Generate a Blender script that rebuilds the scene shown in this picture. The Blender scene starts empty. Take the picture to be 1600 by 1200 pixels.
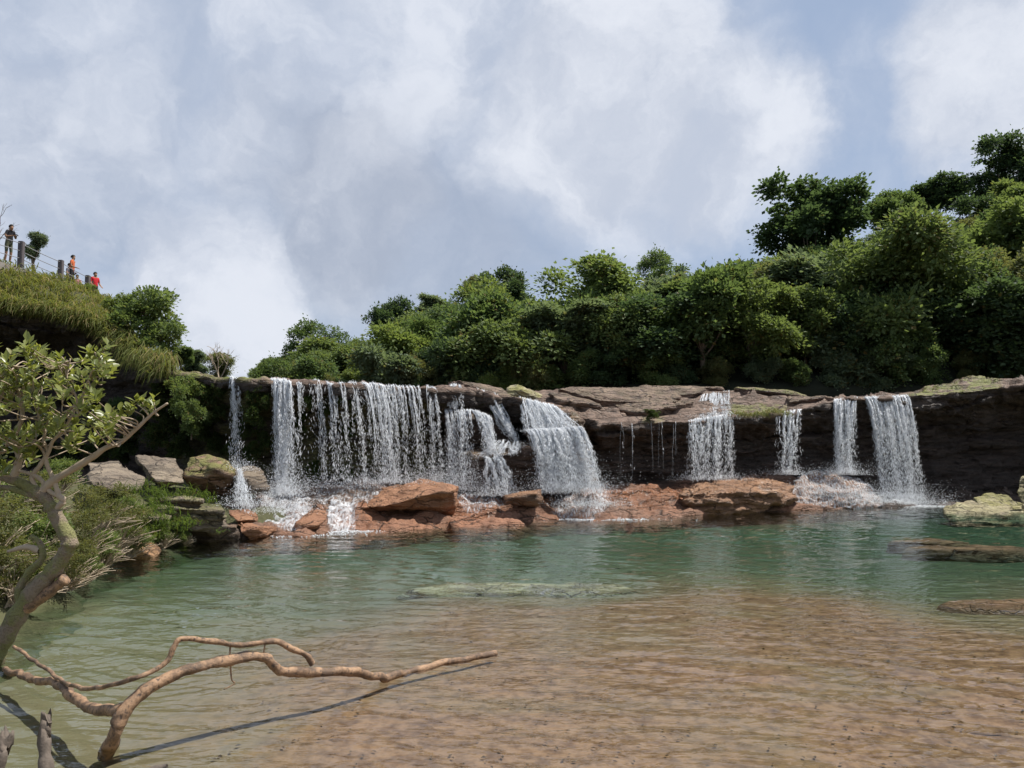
import bpy, bmesh, math, random
import numpy as np
from mathutils import Vector, Matrix
R = math.radians
sc = bpy.context.scene
col = sc.collection

# ------------------------------------------------------------------ camera
FPX, HZ, CAMZ = 1209.0, 690.0, 2.4
TH = math.atan((HZ - 600.0) / FPX)
cam = bpy.data.cameras.new('camera'); cam.sensor_width = 36.0; cam.lens = 36.0 * FPX / 1600.0
cam.clip_end = 5000.0
camo = bpy.data.objects.new('camera', cam); col.objects.link(camo)
camo.location = (0, 0, CAMZ); camo.rotation_euler = (R(90) + TH, 0, 0)
sc.camera = camo

# ------------------------------------------------------------------ sun, sky, exposure
SUN_EL, SUN_AZ = R(62), R(76)          # azimuth: to the right of straight ahead (+Y)
sv = Vector((math.sin(SUN_AZ) * math.cos(SUN_EL), math.cos(SUN_AZ) * math.cos(SUN_EL), math.sin(SUN_EL)))
sun = bpy.data.lights.new('sun', 'SUN'); sun.energy = 4.6; sun.angle = R(0.6); sun.color = (1.0, 0.955, 0.88)
suno = bpy.data.objects.new('sun', sun); col.objects.link(suno)
suno.rotation_euler = (-sv).to_track_quat('-Z', 'Y').to_euler()
sc.view_settings.view_transform = 'Standard'; sc.view_settings.look = 'None'
sc.view_settings.exposure = 0.46; sc.view_settings.gamma = 1.0
sc.render.engine = 'CYCLES'
sc.cycles.use_denoising = True
sc.cycles.max_bounces = 8; sc.cycles.transparent_max_bounces = 24
sc.cycles.diffuse_bounces = 3; sc.cycles.glossy_bounces = 3
sc.cycles.caustics_reflective = False; sc.cycles.caustics_refractive = False
sc.cycles.sample_clamp_indirect = 6.0

def P(px, py, Y):
    u = (px - 800.0) / FPX; v = (600.0 - py) / FPX
    dy = math.cos(TH) - v * math.sin(TH); dz = math.sin(TH) + v * math.cos(TH)
    s = Y / dy
    return np.array([u * s, Y, CAMZ + dz * s])
def W(px, py, z=0.0):
    u = (px - 800.0) / FPX; v = (600.0 - py) / FPX
    dy = math.cos(TH) - v * math.sin(TH); dz = math.sin(TH) + v * math.cos(TH)
    s = (z - CAMZ) / dz
    return np.array([u * s, dy * s, z])
def DIR(px, py):
    u = (px - 800.0) / FPX; v = (600.0 - py) / FPX
    return Vector((u, math.cos(TH) - v * math.sin(TH), math.sin(TH) + v * math.cos(TH))).normalized()

class NT:
    def __init__(s, tree): s.t = tree; s.n = tree.nodes; s.l = tree.links
    def new(s, typ, **kw):
        n = s.n.new(typ)
        for k, v in kw.items():
            if k == 'ins':
                for a, b in v.items():
                    if hasattr(b, 'is_linked') or isinstance(b, bpy.types.NodeSocket): s.l.new(b, n.inputs[a])
                    else: n.inputs[a].default_value = b
            else: setattr(n, k, v)
        return n
    def math(s, op, a, b=0.0, c=None, clamp=False):
        n = s.n.new('ShaderNodeMath'); n.operation = op; n.use_clamp = clamp
        for i, x in enumerate((a, b, c)):
            if x is None: continue
            if isinstance(x, bpy.types.NodeSocket): s.l.new(x, n.inputs[i])
            else: n.inputs[i].default_value = x
        return n.outputs[0]
    def vmath(s, op, a, b=None, scale=None):
        n = s.n.new('ShaderNodeVectorMath'); n.operation = op
        for i, x in enumerate((a, b)):
            if x is None: continue
            if isinstance(x, bpy.types.NodeSocket): s.l.new(x, n.inputs[i])
            else: n.inputs[i].default_value = x
        if scale is not None:
            if isinstance(scale, bpy.types.NodeSocket): s.l.new(scale, n.inputs['Scale'])
            else: n.inputs['Scale'].default_value = scale
        return n.outputs['Value'] if op in ('DISTANCE', 'DOT_PRODUCT', 'LENGTH') else n.outputs[0]
    def mapr(s, v, a, b, c=0.0, d=1.0, smooth=True):
        n = s.n.new('ShaderNodeMapRange'); n.interpolation_type = 'SMOOTHSTEP' if smooth else 'LINEAR'
        s.l.new(v, n.inputs[0])
        for i, x in zip((1, 2, 3, 4), (a, b, c, d)): n.inputs[i].default_value = x
        return n.outputs[0]
    def mix(s, f, a, b, blend='MIX'):
        n = s.n.new('ShaderNodeMix'); n.data_type = 'RGBA'; n.blend_type = blend
        for i, x in ((0, f), (6, a), (7, b)):
            if isinstance(x, bpy.types.NodeSocket): s.l.new(x, n.inputs[i])
            else: n.inputs[i].default_value = x if i == 0 else tuple(list(x)[:3]) + (1,)
        return n.outputs[2]
    def noise(s, vec, scale, detail=4.0, rough=0.55, dist=0.0):
        n = s.n.new('ShaderNodeTexNoise'); n.inputs['Scale'].default_value = scale
        n.inputs['Detail'].default_value = detail; n.inputs['Roughness'].default_value = rough
        n.inputs['Distortion'].default_value = dist
        if vec is not None: s.l.new(vec, n.inputs['Vector'])
        return n

world = bpy.data.worlds.new('World'); sc.world = world; world.use_nodes = True
w = NT(world.node_tree); w.n.clear()
sky = w.new('ShaderNodeTexSky', sky_type='NISHITA', sun_disc=False)
sky.sun_elevation = SUN_EL; sky.sun_rotation = SUN_AZ; sky.air_density = 1.0; sky.dust_density = 2.5; sky.altitude = 1300
geo = w.new('ShaderNodeTexCoord')
d0 = geo.outputs['Generated']
wn = w.noise(d0, 4.2, 8, 0.60)
wv = w.vmath('SCALE', w.vmath('SUBTRACT', wn.outputs['Color'], (0.5, 0.5, 0.5)), scale=0.24)
dw = w.vmath('ADD', d0, wv)
fine = w.noise(dw, 6.0, 9, 0.58, 0.3)
def blob(px, py, r, soft=0.35):
    d = w.vmath('DISTANCE', dw, tuple(DIR(px, py)))
    return w.mapr(d, r / FPX, r / FPX * soft)
def many(lst, comb='MAXIMUM'):
    o = None
    for b in lst:
        m = w.math('MULTIPLY', blob(*b[:3]), b[3])
        o = m if o is None else w.math(comb, o, m)
    return o
bright = many([(930, 150, 330, 1.0), (1120, 210, 230, .9), (700, 60, 260, .75), (200, 60, 420, .62), (60, 160, 300, .5), (470, 30, 200, .7),
               (1560, 120, 190, .95), (330, 400, 190, .85), (390, 520, 150, .85), (250, 450, 150, .6), (560, 250, 120, .5),
               (800, -250, 500, .7), (1900, 100, 400, .8), (-300, 200, 500, .7), (570, 330, 270, .44), (900, 390, 300, .34), (1330, 140, 170, .36), (1330, 330, 200, .3)])
grey = many([(560, 320, 230, .9), (450, 250, 170, .6), (120, 260, 210, .45), (700, 380, 200, .6), (640, 230, 120, .5)])
g = w.math('ADD', bright, w.math('MULTIPLY', w.math('SUBTRACT', fine.outputs['Fac'], 0.5), 0.75))
gen = w.noise(w.vmath('ADD', d0, wv), 1.9, 5, 0.55)
back = w.mapr(w.vmath('DOT_PRODUCT', d0, (0, 1, 0)), 0.55, 0.1)       # beyond the view the broken cloud simply goes on
g = w.math('ADD', g, w.math('MULTIPLY', back, w.mapr(gen.outputs['Fac'], .38, .66, 0.05, .75)))
cl = w.mapr(g, -0.02, 1.08)
skyc = w.mix(0.72, sky.outputs[0], (3.25, 4.0, 5.3))
skyc = w.mix(w.math('MULTIPLY', grey, 0.75), skyc, (2.75, 3.05, 3.75))
cloudc = w.mix(w.mapr(fine.outputs['Fac'], 0.35, 0.65), (4.55, 4.95, 5.8), (6.2, 6.5, 7.15))
skyc = w.mix(cl, skyc, cloudc)
bg = w.new('ShaderNodeBackground', ins={'Color': skyc, 'Strength': 0.092})
w.l.new(bg.outputs[0], w.new('ShaderNodeOutputWorld').inputs[0])

# ------------------------------------------------------------------ numpy helpers
rng = np.random.default_rng(7); random.seed(7)
def _h(ix, iy, iz, seed):
    n = (ix.astype(np.int64) * 374761393 + iy.astype(np.int64) * 668265263 + iz.astype(np.int64) * 2147483647 + seed * 1274126177) & 0xffffffff
    n = ((n ^ (n >> 13)) * 1274126177) & 0xffffffff
    n = ((n ^ (n >> 16)) * 2246822519) & 0xffffffff
    return ((n ^ (n >> 15)) & 0xffffff) / float(0xffffff)
def vn(p, seed=0):
    p = np.asarray(p, float); i = np.floor(p); f = p - i; f = f * f * (3 - 2 * f)
    x, y, z = i[..., 0], i[..., 1], i[..., 2]; r = 0
    for dx in (0, 1):
        for dy in (0, 1):
            for dz in (0, 1):
                wgt = (f[..., 0] if dx else 1 - f[..., 0]) * (f[..., 1] if dy else 1 - f[..., 1]) * (f[..., 2] if dz else 1 - f[..., 2])
                r = r + wgt * _h(x + dx, y + dy, z + dz, seed)
    return r * 2 - 1
def fbm(p, o=4, seed=0, gain=0.5):
    p = np.asarray(p, float); a, r = 1.0, 0
    for k in range(o):
        r = r + a * vn(p, seed + k * 17); p = p * 2.03 + 11.3; a *= gain
    return r
def ridged(p, o=3, seed=0):
    p = np.asarray(p, float); a, r = 1.0, 0
    for k in range(o):
        r = r + a * (1 - 2 * np.abs(vn(p, seed + k * 13))); p = p * 2.1 + 5.7; a *= .5
    return r

def mesh_np(name, V, F, mats=(), smooth=True, attrs=None, fmat=None):
    V = np.asarray(V, np.float32); F = np.asarray(F, np.int32)
    me = bpy.data.meshes.new(name); k = F.shape[1]
    me.vertices.add(len(V)); me.vertices.foreach_set('co', V.ravel())
    me.loops.add(F.size); me.loops.foreach_set('vertex_index', F.ravel())
    me.polygons.add(len(F)); me.polygons.foreach_set('loop_start', np.arange(0, F.size, k, dtype=np.int32))
    if fmat is not None: me.polygons.foreach_set('material_index', np.asarray(fmat, np.int32))
    me.polygons.foreach_set('use_smooth', np.full(len(F), smooth))
    for m in mats: me.materials.append(m)
    for a, v in (attrs or {}).items():
        at = me.attributes.new(a, 'FLOAT', 'POINT'); at.data.foreach_set('value', np.asarray(v, np.float32))
    me.update(calc_edges=True); me.validate()
    return me
def link(name, me, parent=None, label=None, cat=None, group=None, kind=None, loc=None):
    o = bpy.data.objects.new(name, me); col.objects.link(o)
    if parent is not None: o.parent = parent
    if label: o['label'] = label
    if cat: o['category'] = cat
    if group: o['group'] = group
    if kind: o['kind'] = kind
    if loc is not None: o.location = loc
    return o
def grid_faces(nu, nv):
    i = np.arange(nu - 1)[:, None] * nv + np.arange(nv - 1)[None, :]
    return np.stack([i, i + nv, i + nv + 1, i + 1], -1).reshape(-1, 4)

# ------------------------------------------------------------------ materials
def newmat(name):
    m = bpy.data.materials.new(name); m.use_nodes = True; m.node_tree.nodes.clear()
    t = NT(m.node_tree); out = t.new('ShaderNodeOutputMaterial'); return m, t, out
def attr(t, name): return t.new('ShaderNodeAttribute', attribute_name=name).outputs['Fac']
def plain(name, c, rough=0.7, var=0.25, scale=8.0, bump=0.0, spec=0.3):
    m, t, out = newmat(name)
    co = t.new('ShaderNodeTexCoord').outputs['Object']
    n = t.noise(co, scale, 4)
    cc = t.mix(n.outputs['Fac'], [x * (1 - var) for x in c], [min(1, x * (1 + var)) for x in c])
    b = t.new('ShaderNodeBsdfPrincipled', ins={'Base Color': cc, 'Roughness': rough, 'Specular IOR Level': spec})
    if bump:
        bp = t.new('ShaderNodeBump', ins={'Strength': bump, 'Distance': 0.02, 'Height': n.outputs['Fac']})
        t.l.new(bp.outputs[0], b.inputs['Normal'])
    t.l.new(b.outputs[0], out.inputs[0]); return m
def rockmat(name, c1, c2, dark=(.022, .017, .014), rough=0.62, lichen=(.33, .31, .24), moss=(.16, .17, .035)):
    m, t, out = newmat(name)
    co = t.new('ShaderNodeNewGeometry').outputs['Position']
    mp = t.new('ShaderNodeMapping', ins={'Vector': co}); mp.inputs['Scale'].default_value = (1, 1, 5.5)
    st = t.noise(mp.outputs[0], 1.6, 7, .65, .5); big = t.noise(co, .9, 5, .6); fi = t.noise(co, 14, 6, .65)
    c = t.mix(t.mapr(big.outputs['Fac'], .35, .65), c1, c2)
    c = t.mix(t.math('MULTIPLY', t.mapr(st.outputs['Fac'], .52, .40), .65), c, [x * .38 for x in c1])
    c = t.mix(t.math('MULTIPLY', t.mapr(fi.outputs['Fac'], .55, .75), .5), c, lichen)
    c = t.mix(t.math('MULTIPLY', attr(t, 'orange'), t.mapr(big.outputs['Fac'], .28, .6, .55, 1)), c, t.mix(st.outputs['Fac'], (.15, .058, .028), (.44, .215, .12)))
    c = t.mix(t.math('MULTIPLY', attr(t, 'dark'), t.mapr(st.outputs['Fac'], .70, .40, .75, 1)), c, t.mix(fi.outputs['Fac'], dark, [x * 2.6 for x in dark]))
    mm = t.math('MULTIPLY', attr(t, 'moss'), t.mapr(t.noise(co, 2.6, 6, .65).outputs['Fac'], .36, .56))
    c = t.mix(mm, c, t.mix(fi.outputs['Fac'], [x * .45 for x in moss], [x * 1.5 for x in moss]))
    mp2 = t.new('ShaderNodeMapping', ins={'Vector': t.vmath('ADD', co, t.vmath('SCALE', big.outputs['Color'], scale=.7))}); mp2.inputs['Scale'].default_value = (.38, .95, 3.2) if name == 'ledge_rock' else (.55, .55, 2.6)
    vo = t.new('ShaderNodeTexVoronoi', feature='DISTANCE_TO_EDGE', ins={'Vector': mp2.outputs[0], 'Scale': 1.5, 'Randomness': 1.0})
    crack = t.mapr(vo.outputs['Distance'], .0, .06 if name == 'ledge_rock' else .035, 0, 1)
    c = t.mix(t.math('MULTIPLY', t.math('SUBTRACT', 1.0, crack), t.mapr(big.outputs['Fac'], .4, .55, .15, .85)), c, [x * .16 for x in c1])
    h = t.math('ADD', t.math('ADD', t.math('MULTIPLY', st.outputs['Fac'], 1.2), t.math('MULTIPLY', fi.outputs['Fac'], .5)), t.math('MULTIPLY', crack, .35))
    bp = t.new('ShaderNodeBump', ins={'Strength': .95, 'Distance': .13, 'Height': h})
    rr = t.math('SUBTRACT', rough, t.math('MULTIPLY', attr(t, 'wet'), t.mapr(big.outputs['Fac'], .3, .6, .15, .42)))
    b = t.new('ShaderNodeBsdfPrincipled', ins={'Base Color': c, 'Roughness': rr, 'Normal': bp.outputs[0], 'Specular IOR Level': .4})
    t.l.new(b.outputs[0], out.inputs[0]); return m
def leafmat(name, c1, c2, dry=(.16, .12, .04), dryamt=.1, trans=.44, rough=.55, spec=.22):
    m, t, out = newmat(name)
    oi = t.new('ShaderNodeObjectInfo').outputs['Random']; r = attr(t, 'rnd')
    c = t.mix(r, c1, c2)
    c = t.mix(t.mapr(oi, 0, 1, 0, .55, False), c, [(a + b) * .36 for a, b in zip(c1, c2)])
    c = t.mix(t.mapr(r, 1 - dryamt, 1 - dryamt + .02), c, dry)
    b = t.new('ShaderNodeBsdfPrincipled', ins={'Base Color': c, 'Roughness': rough, 'Specular IOR Level': spec})
    tr = t.new('ShaderNodeBsdfTranslucent', ins={'Color': t.mix(.5, c, [c2[0] * 1.5, c2[1] * 1.5, c2[2] * .7])})
    mx = t.new('ShaderNodeMixShader', ins={0: trans, 1: b.outputs[0], 2: tr.outputs[0]})
    t.l.new(mx.outputs[0], out.inputs[0]); return m

M = {}
M['ledge'] = rockmat('ledge_rock', (.135, .085, .06), (.23, .155, .115))
M['sand'] = rockmat('sandstone', (.28, .15, .075), (.42, .24, .125))
M['greyrock'] = rockmat('grey_sandstone', (.15, .115, .085), (.29, .23, .165))
M['palerock'] = rockmat('pale_lichen_rock', (.30, .25, .15), (.42, .37, .22), moss=(.24, .22, .07))
LEAFC = [((.050, .092, .034), (.155, .215, .085)), ((.064, .108, .036), (.195, .25, .094)), ((.034, .068, .032), (.092, .138, .064)),
         ((.080, .124, .036), (.22, .275, .09)), ((.082, .100, .042), (.195, .21, .09)), ((.068, .105, .062), (.185, .235, .14))]
for i, (a, b) in enumerate(LEAFC): M['leaf%d' % i] = leafmat('foliage_%d' % i, a, b, dryamt=.04 if i != 4 else .2)
M['shrubleaf'] = leafmat('shrub_leaf', (.12, .155, .03), (.30, .32, .09), dryamt=.04, rough=.34, spec=.6)
M['scrub'] = leafmat('scrub_leaf', (.075, .095, .028), (.20, .20, .075), dryamt=.16)
M['grass'] = leafmat('grass_blade', (.09, .12, .025), (.22, .23, .065), dry=(.30, .23, .10), dryamt=.22)
M['greengrass'] = leafmat('fresh_grass_blade', (.05, .085, .02), (.12, .17, .04), dryamt=.05)
M['fern'] = leafmat('fern_leaf', (.03, .055, .018), (.075, .11, .03), dry=(.11, .075, .03), dryamt=.2)
M['bark'] = plain('bark', (.16, .12, .085), .85, .45, 6, .6)
def trunkmat():
    m, t, out = newmat('mossy_bark'); co = t.new('ShaderNodeTexCoord').outputs['Object']
    a = t.noise(co, 4, 6, .65); f_ = t.noise(co, 38, 5, .7)
    c = t.mix(t.mapr(a.outputs['Fac'], .42, .58), (.36, .28, .20), t.mix(f_.outputs['Fac'], (.20, .205, .06), (.38, .365, .16)))
    c = t.mix(t.math('MULTIPLY', t.mapr(f_.outputs['Fac'], .50, .34), .6), c, (.16, .125, .09))
    bp = t.new('ShaderNodeBump', ins={'Strength': 1.0, 'Distance': .06, 'Height': f_.outputs['Fac']})
    b = t.new('ShaderNodeBsdfPrincipled', ins={'Base Color': c, 'Roughness': .85, 'Normal': bp.outputs[0]}); t.l.new(b.outputs[0], out.inputs[0]); return m
M['trunk'] = trunkmat()
def drymat():
    m, t, out = newmat('peeling_bark'); co = t.new('ShaderNodeTexCoord').outputs['Object']
    a = t.noise(co, 5, 6, .7); f_ = t.noise(co, 30, 5, .7)
    c = t.mix(t.mapr(a.outputs['Fac'], .40, .60), (.13, .08, .048), (.36, .22, .125))
    c = t.mix(t.mapr(f_.outputs['Fac'], .48, .36), c, (.075, .05, .036))
    bp = t.new('ShaderNodeBump', ins={'Strength': .7, 'Distance': .015, 'Height': f_.outputs['Fac']})
    b = t.new('ShaderNodeBsdfPrincipled', ins={'Base Color': c, 'Roughness': .7, 'Normal': bp.outputs[0]}); t.l.new(b.outputs[0], out.inputs[0]); return m
M['dry'] = drymat()
M['twig'] = plain('pale_twig', (.40, .32, .235), .8, .35, 9)
M['stump'] = plain('weathered_stump', (.13, .105, .085), .9, .5, 14, .8)
M['soil'] = plain('soil', (.09, .062, .038), .95, .4, 3, .5)
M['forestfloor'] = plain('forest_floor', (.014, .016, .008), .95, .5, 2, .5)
M['bankgreen'] = plain('bank_ground', (.075, .075, .035), .95, .5, 5, .6)
M['concrete'] = plain('concrete', (.26, .235, .215), .9, .25, 7, .4)
M['post'] = plain('post_concrete', (.115, .10, .105), .85, .3, 7, .4)
M['cable'] = plain('steel_cable', (.30, .30, .32), .5, .1)
def watermat():
    m, t, out = newmat('pool_water'); co = t.new('ShaderNodeNewGeometry').outputs['Position']
    mp = t.new('ShaderNodeMapping', ins={'Vector': co}); mp.inputs['Scale'].default_value = (.62, 1.55, 1); mp.inputs['Rotation'].default_value = (0, 0, R(7))
    a = t.noise(mp.outputs[0], 4.3, 2, .45, .7); b_ = t.noise(mp.outputs[0], 11, 2, .5, .3); c_ = t.noise(co, .22, 2)
    amp = t.mapr(c_.outputs['Fac'], .38, .62, .55, 1.2)
    h = t.math('MULTIPLY', t.math('ADD', a.outputs['Fac'], t.math('MULTIPLY', b_.outputs['Fac'], .32)), amp)
    bp = t.new('ShaderNodeBump', ins={'Strength': 1.0, 'Distance': .022, 'Height': h})
    fr = t.new('ShaderNodeFresnel', ins={'IOR': 1.42, 'Normal': bp.outputs[0]})
    tr = t.new('ShaderNodeBsdfTransparent', ins={'Color': (.97, .985, .975, 1)})
    gl = t.new('ShaderNodeBsdfGlossy', ins={'Color': (1, 1, 1, 1), 'Roughness': .03, 'Normal': bp.outputs[0]})
    mx = t.new('ShaderNodeMixShader', ins={0: fr.outputs[0], 1: tr.outputs[0], 2: gl.outputs[0]})
    t.l.new(mx.outputs[0], out.inputs[0])
    va = t.new('ShaderNodeVolumeAbsorption', ins={'Color': (.30, .64, .63, 1), 'Density': .66})
    t.l.new(va.outputs[0], out.inputs['Volume']); return m
M['water'] = watermat()
def bedmat():
    m, t, out = newmat('pool_bed'); co = t.new('ShaderNodeNewGeometry').outputs['Position']
    big = t.noise(co, .32, 5, .6, .8); fi = t.noise(co, 7, 6, .7); sp = t.noise(co, 26, 4, .7)
    c = t.mix(t.math('MULTIPLY', attr(t, 'litter'), t.mapr(big.outputs['Fac'], .30, .56, .55, 1)), (.20, .165, .098), t.mix(t.mapr(fi.outputs['Fac'], .3, .7), (.115, .060, .034), (.31, .18, .105)))
    c = t.mix(t.math('MULTIPLY', t.mapr(fi.outputs['Fac'], .56, .72), .25), c, (.11, .068, .032))
    c = t.mix(t.math('MULTIPLY', t.mapr(sp.outputs['Fac'], .62, .68), .5), c, (.045, .03, .018))
    b = t.new('ShaderNodeBsdfPrincipled', ins={'Base Color': c, 'Roughness': .9, 'Specular IOR Level': .1}); t.l.new(b.outputs[0], out.inputs[0]); return m
M['bed'] = bedmat()
def fallmat():
    m, t, out = newmat('falling_water')
    b = t.new('ShaderNodeBsdfPrincipled', ins={'Base Color': (.95, .97, 1, 1), 'Roughness': .18, 'Specular IOR Level': .6})
    tr = t.new('ShaderNodeBsdfTranslucent', ins={'Color': (.97, .985, 1, 1)})
    mx = t.new('ShaderNodeMixShader', ins={0: .5, 1: b.outputs[0], 2: tr.outputs[0]}); t.l.new(mx.outputs[0], out.inputs[0]); return m
M['fall'] = fallmat()
def foammat(name, lo, hi, sx):
    m, t, out = newmat(name)
    uv = t.new('ShaderNodeCombineXYZ', ins={0: attr(t, 'fu'), 1: attr(t, 'fv')})
    mp = t.new('ShaderNodeMapping', ins={'Vector': uv.outputs[0]}); mp.inputs['Scale'].default_value = sx
    n = t.noise(mp.outputs[0], 1.0, 7, .68, .5)
    a = t.mapr(t.math('ADD', n.outputs['Fac'], t.math('MULTIPLY', t.math('SUBTRACT', attr(t, 'fade'), 1.0), .5)), lo, hi, 0, .86)
    b = t.new('ShaderNodeBsdfPrincipled', ins={'Base Color': (.86, .90, .94, 1), 'Roughness': .75})
    tr = t.new('ShaderNodeBsdfTransparent'); tl = t.new('ShaderNodeBsdfTranslucent', ins={'Color': (.86, .90, .94, 1)})
    bb = t.new('ShaderNodeMixShader', ins={0: .35, 1: b.outputs[0], 2: tl.outputs[0]})
    mx = t.new('ShaderNodeMixShader', ins={0: a, 1: tr.outputs[0], 2: bb.outputs[0]}); t.l.new(mx.outputs[0], out.inputs[0]); return m
M['foam'] = foammat('foam_sheet', .36, .74, (13, 6.5, 1))
M['veil'] = foammat('water_veil', .34, .86, (30, .55, 1))

# ------------------------------------------------------------------ the rock ledge the water falls over (one continuous landform)
#      px : Yp shore, Yb wall foot, zb, Yl lip, zl, Y1, z1, Y2, z2
T = np.array([
 [-420, 20, 31.5, 1.6, 27, 7.5, 29.6, 9.3, 47, 10.3], [0, 20, 30.8, 1.6, 27, 7.0, 30, 9.2, 47, 10.3], [100, 20, 30.2, 1.5, 27.5, 6.9, 32, 8.9, 48, 9.9],
 [170, 20, 29.3, 1.4, 27.4, 6.2, 33, 8.2, 48, 9.6], [215, 20, 28.3, 1.3, 26.5, 5.3, 30, 6.1, 46, 7.6], [265, 19.5, 26.7, 1.2, 25.2, 4.62, 28, 4.8, 42, 5.0],
 [330, 19.2, 25.2, 1.1, 23.9, 4.36, 27, 4.42, 40, 4.5], [440, 19.6, 24.4, .95, 23.3, 4.2, 27, 4.3, 40, 4.4], [560, 20.7, 25.0, 1.0, 24, 4.17, 28, 4.25, 40, 4.4],
 [640, 21.3, 25.9, .9, 24.9, 4.15, 28.5, 4.25, 40, 4.4], [700, 21.8, 26.6, .75, 25.6, 4.12, 29, 4.25, 40, 4.4], [800, 22.7, 26.8, .7, 25.7, 3.92, 28, 4.15, 40, 4.4], [870, 23.4, 27.0, .7, 25.9, 3.5, 29, 4.15, 40, 4.4],
 [940, 24, 27.6, .8, 26.4, 3.05, 30, 4.22, 40, 4.5], [1080, 25.2, 28.7, .9, 27.2, 3.12, 31, 4.38, 40, 4.6], [1150, 26.4, 29.2, .95, 27.8, 3.3, 31.5, 4.42, 40, 4.6],
 [1230, 27.1, 29.8, 1.0, 28.3, 3.45, 31.5, 4.3, 40, 4.5], [1300, 27.9, 30.5, .4, 29, 3.92, 32, 4.2, 40, 4.4], [1360, 28.4, 31.3, .15, 29.6, 4.06, 33, 4.25, 40, 4.4],
 [1420, 29, 31.9, .1, 30, 4.15, 33, 4.45, 40, 4.7], [1500, 29.4, 32.2, .1, 30.3, 4.42, 33.5, 5.0, 40, 5.1], [1600, 29, 32.2, .1, 30, 4.62, 33.5, 5.1, 40, 5.2], [1800, 28.5, 31.8, .1, 29.5, 4.8, 33, 5.2, 40, 5.3]], float)
NU = 780
pxs = np.linspace(-420, 1800, NU)
C = [np.interp(pxs, T[:, 0], T[:, k]) for k in range(1, 10)]
ker = np.hanning(13); ker /= ker.sum()
C = [np.convolve(np.pad(c, 6, 'edge'), ker, 'valid') for c in C]
Yp, Yb, zb, Yl, zl, Y1, z1, Y2, z2 = C
q = np.stack([pxs * .02, pxs * 0, pxs * 0], -1)
Yl = Yl + .28 * fbm(q * 1.6, 4, 3); zl = zl + .05 * fbm(q * 2.5, 3, 9); Yp = Yp + .35 * fbm(q * 1.5 + 5, 4, 21) * (pxs > 300); Yb = Yb + .2 * fbm(q * 1.2 + 9, 3, 31)
hgt = zl - zb
keys = [(Yp - .8, -1.3 + 0 * Yp, 0), (Yp, -.02 + 0 * Yp, 8), (Yp + .45 * (Yb - Yp), zb * .36, 26), (Yb, zb, 26), (Yb + .3, zb + .35 * hgt, 16), (Yb + .1 , zb + .7 * hgt, 18),
        (Yl + .42, zl - .42, 14), (Yl + .03, zl - .20, 10), (Yl - .0, zl - .05, 6), (Yl + .16, zl, 6), (Yl + .45 * (Y1 - Yl), zl + .6 * (z1 - zl), 20), (Y1, z1, 20), (Y2, z2, 16)]
Ys, Zs, seg = [keys[0][0]], [keys[0][1]], [0.0]
for k in range(1, len(keys)):
    n = keys[k][2]
    for j in range(1, n + 1):
        a = j / n
        Ys.append(keys[k - 1][0] * (1 - a) + keys[k][0] * a); Zs.append(keys[k - 1][1] * (1 - a) + keys[k][1] * a); seg.append(k - 1 + a)
Ys, Zs, seg = np.array(Ys).T, np.array(Zs).T, np.array(seg)      # (NU, NV)
NV = Ys.shape[1]
Xs = ((pxs - 800) / FPX)[:, None] * Ys
G = np.stack([Xs, Ys, Zs], -1)
du = np.gradient(G, axis=0); dv = np.gradient(G, axis=1); Nn = np.cross(du, dv); Nn /= np.linalg.norm(Nn, axis=-1, keepdims=True) + 1e-9
if Nn[400, 30, 2] < 0: Nn = -Nn
S = seg[None, :] + 0 * Xs
shelf = np.clip(1 - np.abs(S - 2) / 1.05, 0, 1); wall = ((S > 3) & (S < 6.6)) * 1.0; top = np.clip((S - 8.5) / 1.0, 0, 1)
disp = .16 * fbm(G * [.55, .55, 2.6], 5, 41) + .10 * ridged(G * [.9, .9, 3.2], 4, 55) + .05 * fbm(G * [3, 3, 6], 3, 77)
disp = disp * (0.5 + .8 * (S > .9) - .55 * (S > 7) * (S < 9.5)) * np.where(S > 9, .62, 1.0)
disp += shelf * (.20 * ridged(G * [.75, .9, .9], 4, 91) - .02 + .09 * np.tanh(7 * fbm(G * [1.1, 1.6, 1.2], 3, 93)))
G2 = G + Nn * disp[..., None]
lay = .26 * np.sign(np.sin(G[..., 2] * 7.5 + 2.5 * fbm(G * .35, 2, 12))) * wall * (.4 + .6 * vn(G * [.4, .4, 2], 8) ** 2)     # bedding planes stand out of the wall
G2[..., 1] += lay
tp = ((S > 9) * 1.0) * (pxs[:, None] > 680)
stepn = fbm(G * [.5, .85, 0] + 3, 3, 66)
zz = G2[..., 2] + .22 * fbm(G * [.45, .45, 0], 3, 35); stp = .24; ph = zz / stp - np.floor(zz / stp); tread = stp * (np.clip((ph - .78) / .22, 0, 1) - ph)
G2[..., 2] += tp * np.clip((S - 9) * 2, 0, 1) * np.clip((11.2 - S) * 2, 0, 1) * .85 * tread
G2[..., 2] += tp * (.07 * np.tanh(stepn * 9)) * np.clip((S - 9) * 1.6, 0, 1) * np.clip((11.6 - S), 0, 1)
PX = pxs[:, None] + 0 * S
def rngw(a, b, s=15.): return np.clip((PX - a) / s, 0, 1) * np.clip((b - PX) / s, 0, 1)
orange = np.clip(np.maximum(shelf * 1.5, (S < 1.5) * 1.0), 0, 1) * rngw(385, 1330, 60) * np.clip(.8 + .5 * fbm(G * .6, 3, 5), 0, 1) * np.where((PX < 590) & (S > 1.9), .25, 1)
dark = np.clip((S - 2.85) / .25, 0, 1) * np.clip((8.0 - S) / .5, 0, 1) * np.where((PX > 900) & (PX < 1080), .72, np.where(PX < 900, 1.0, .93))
dark = np.maximum(dark, .75 * (S < 3) * rngw(1330, 1900, 40)); dark = np.maximum(dark, .7 * (S < 3) * rngw(300, 400, 30) * .6)
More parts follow.
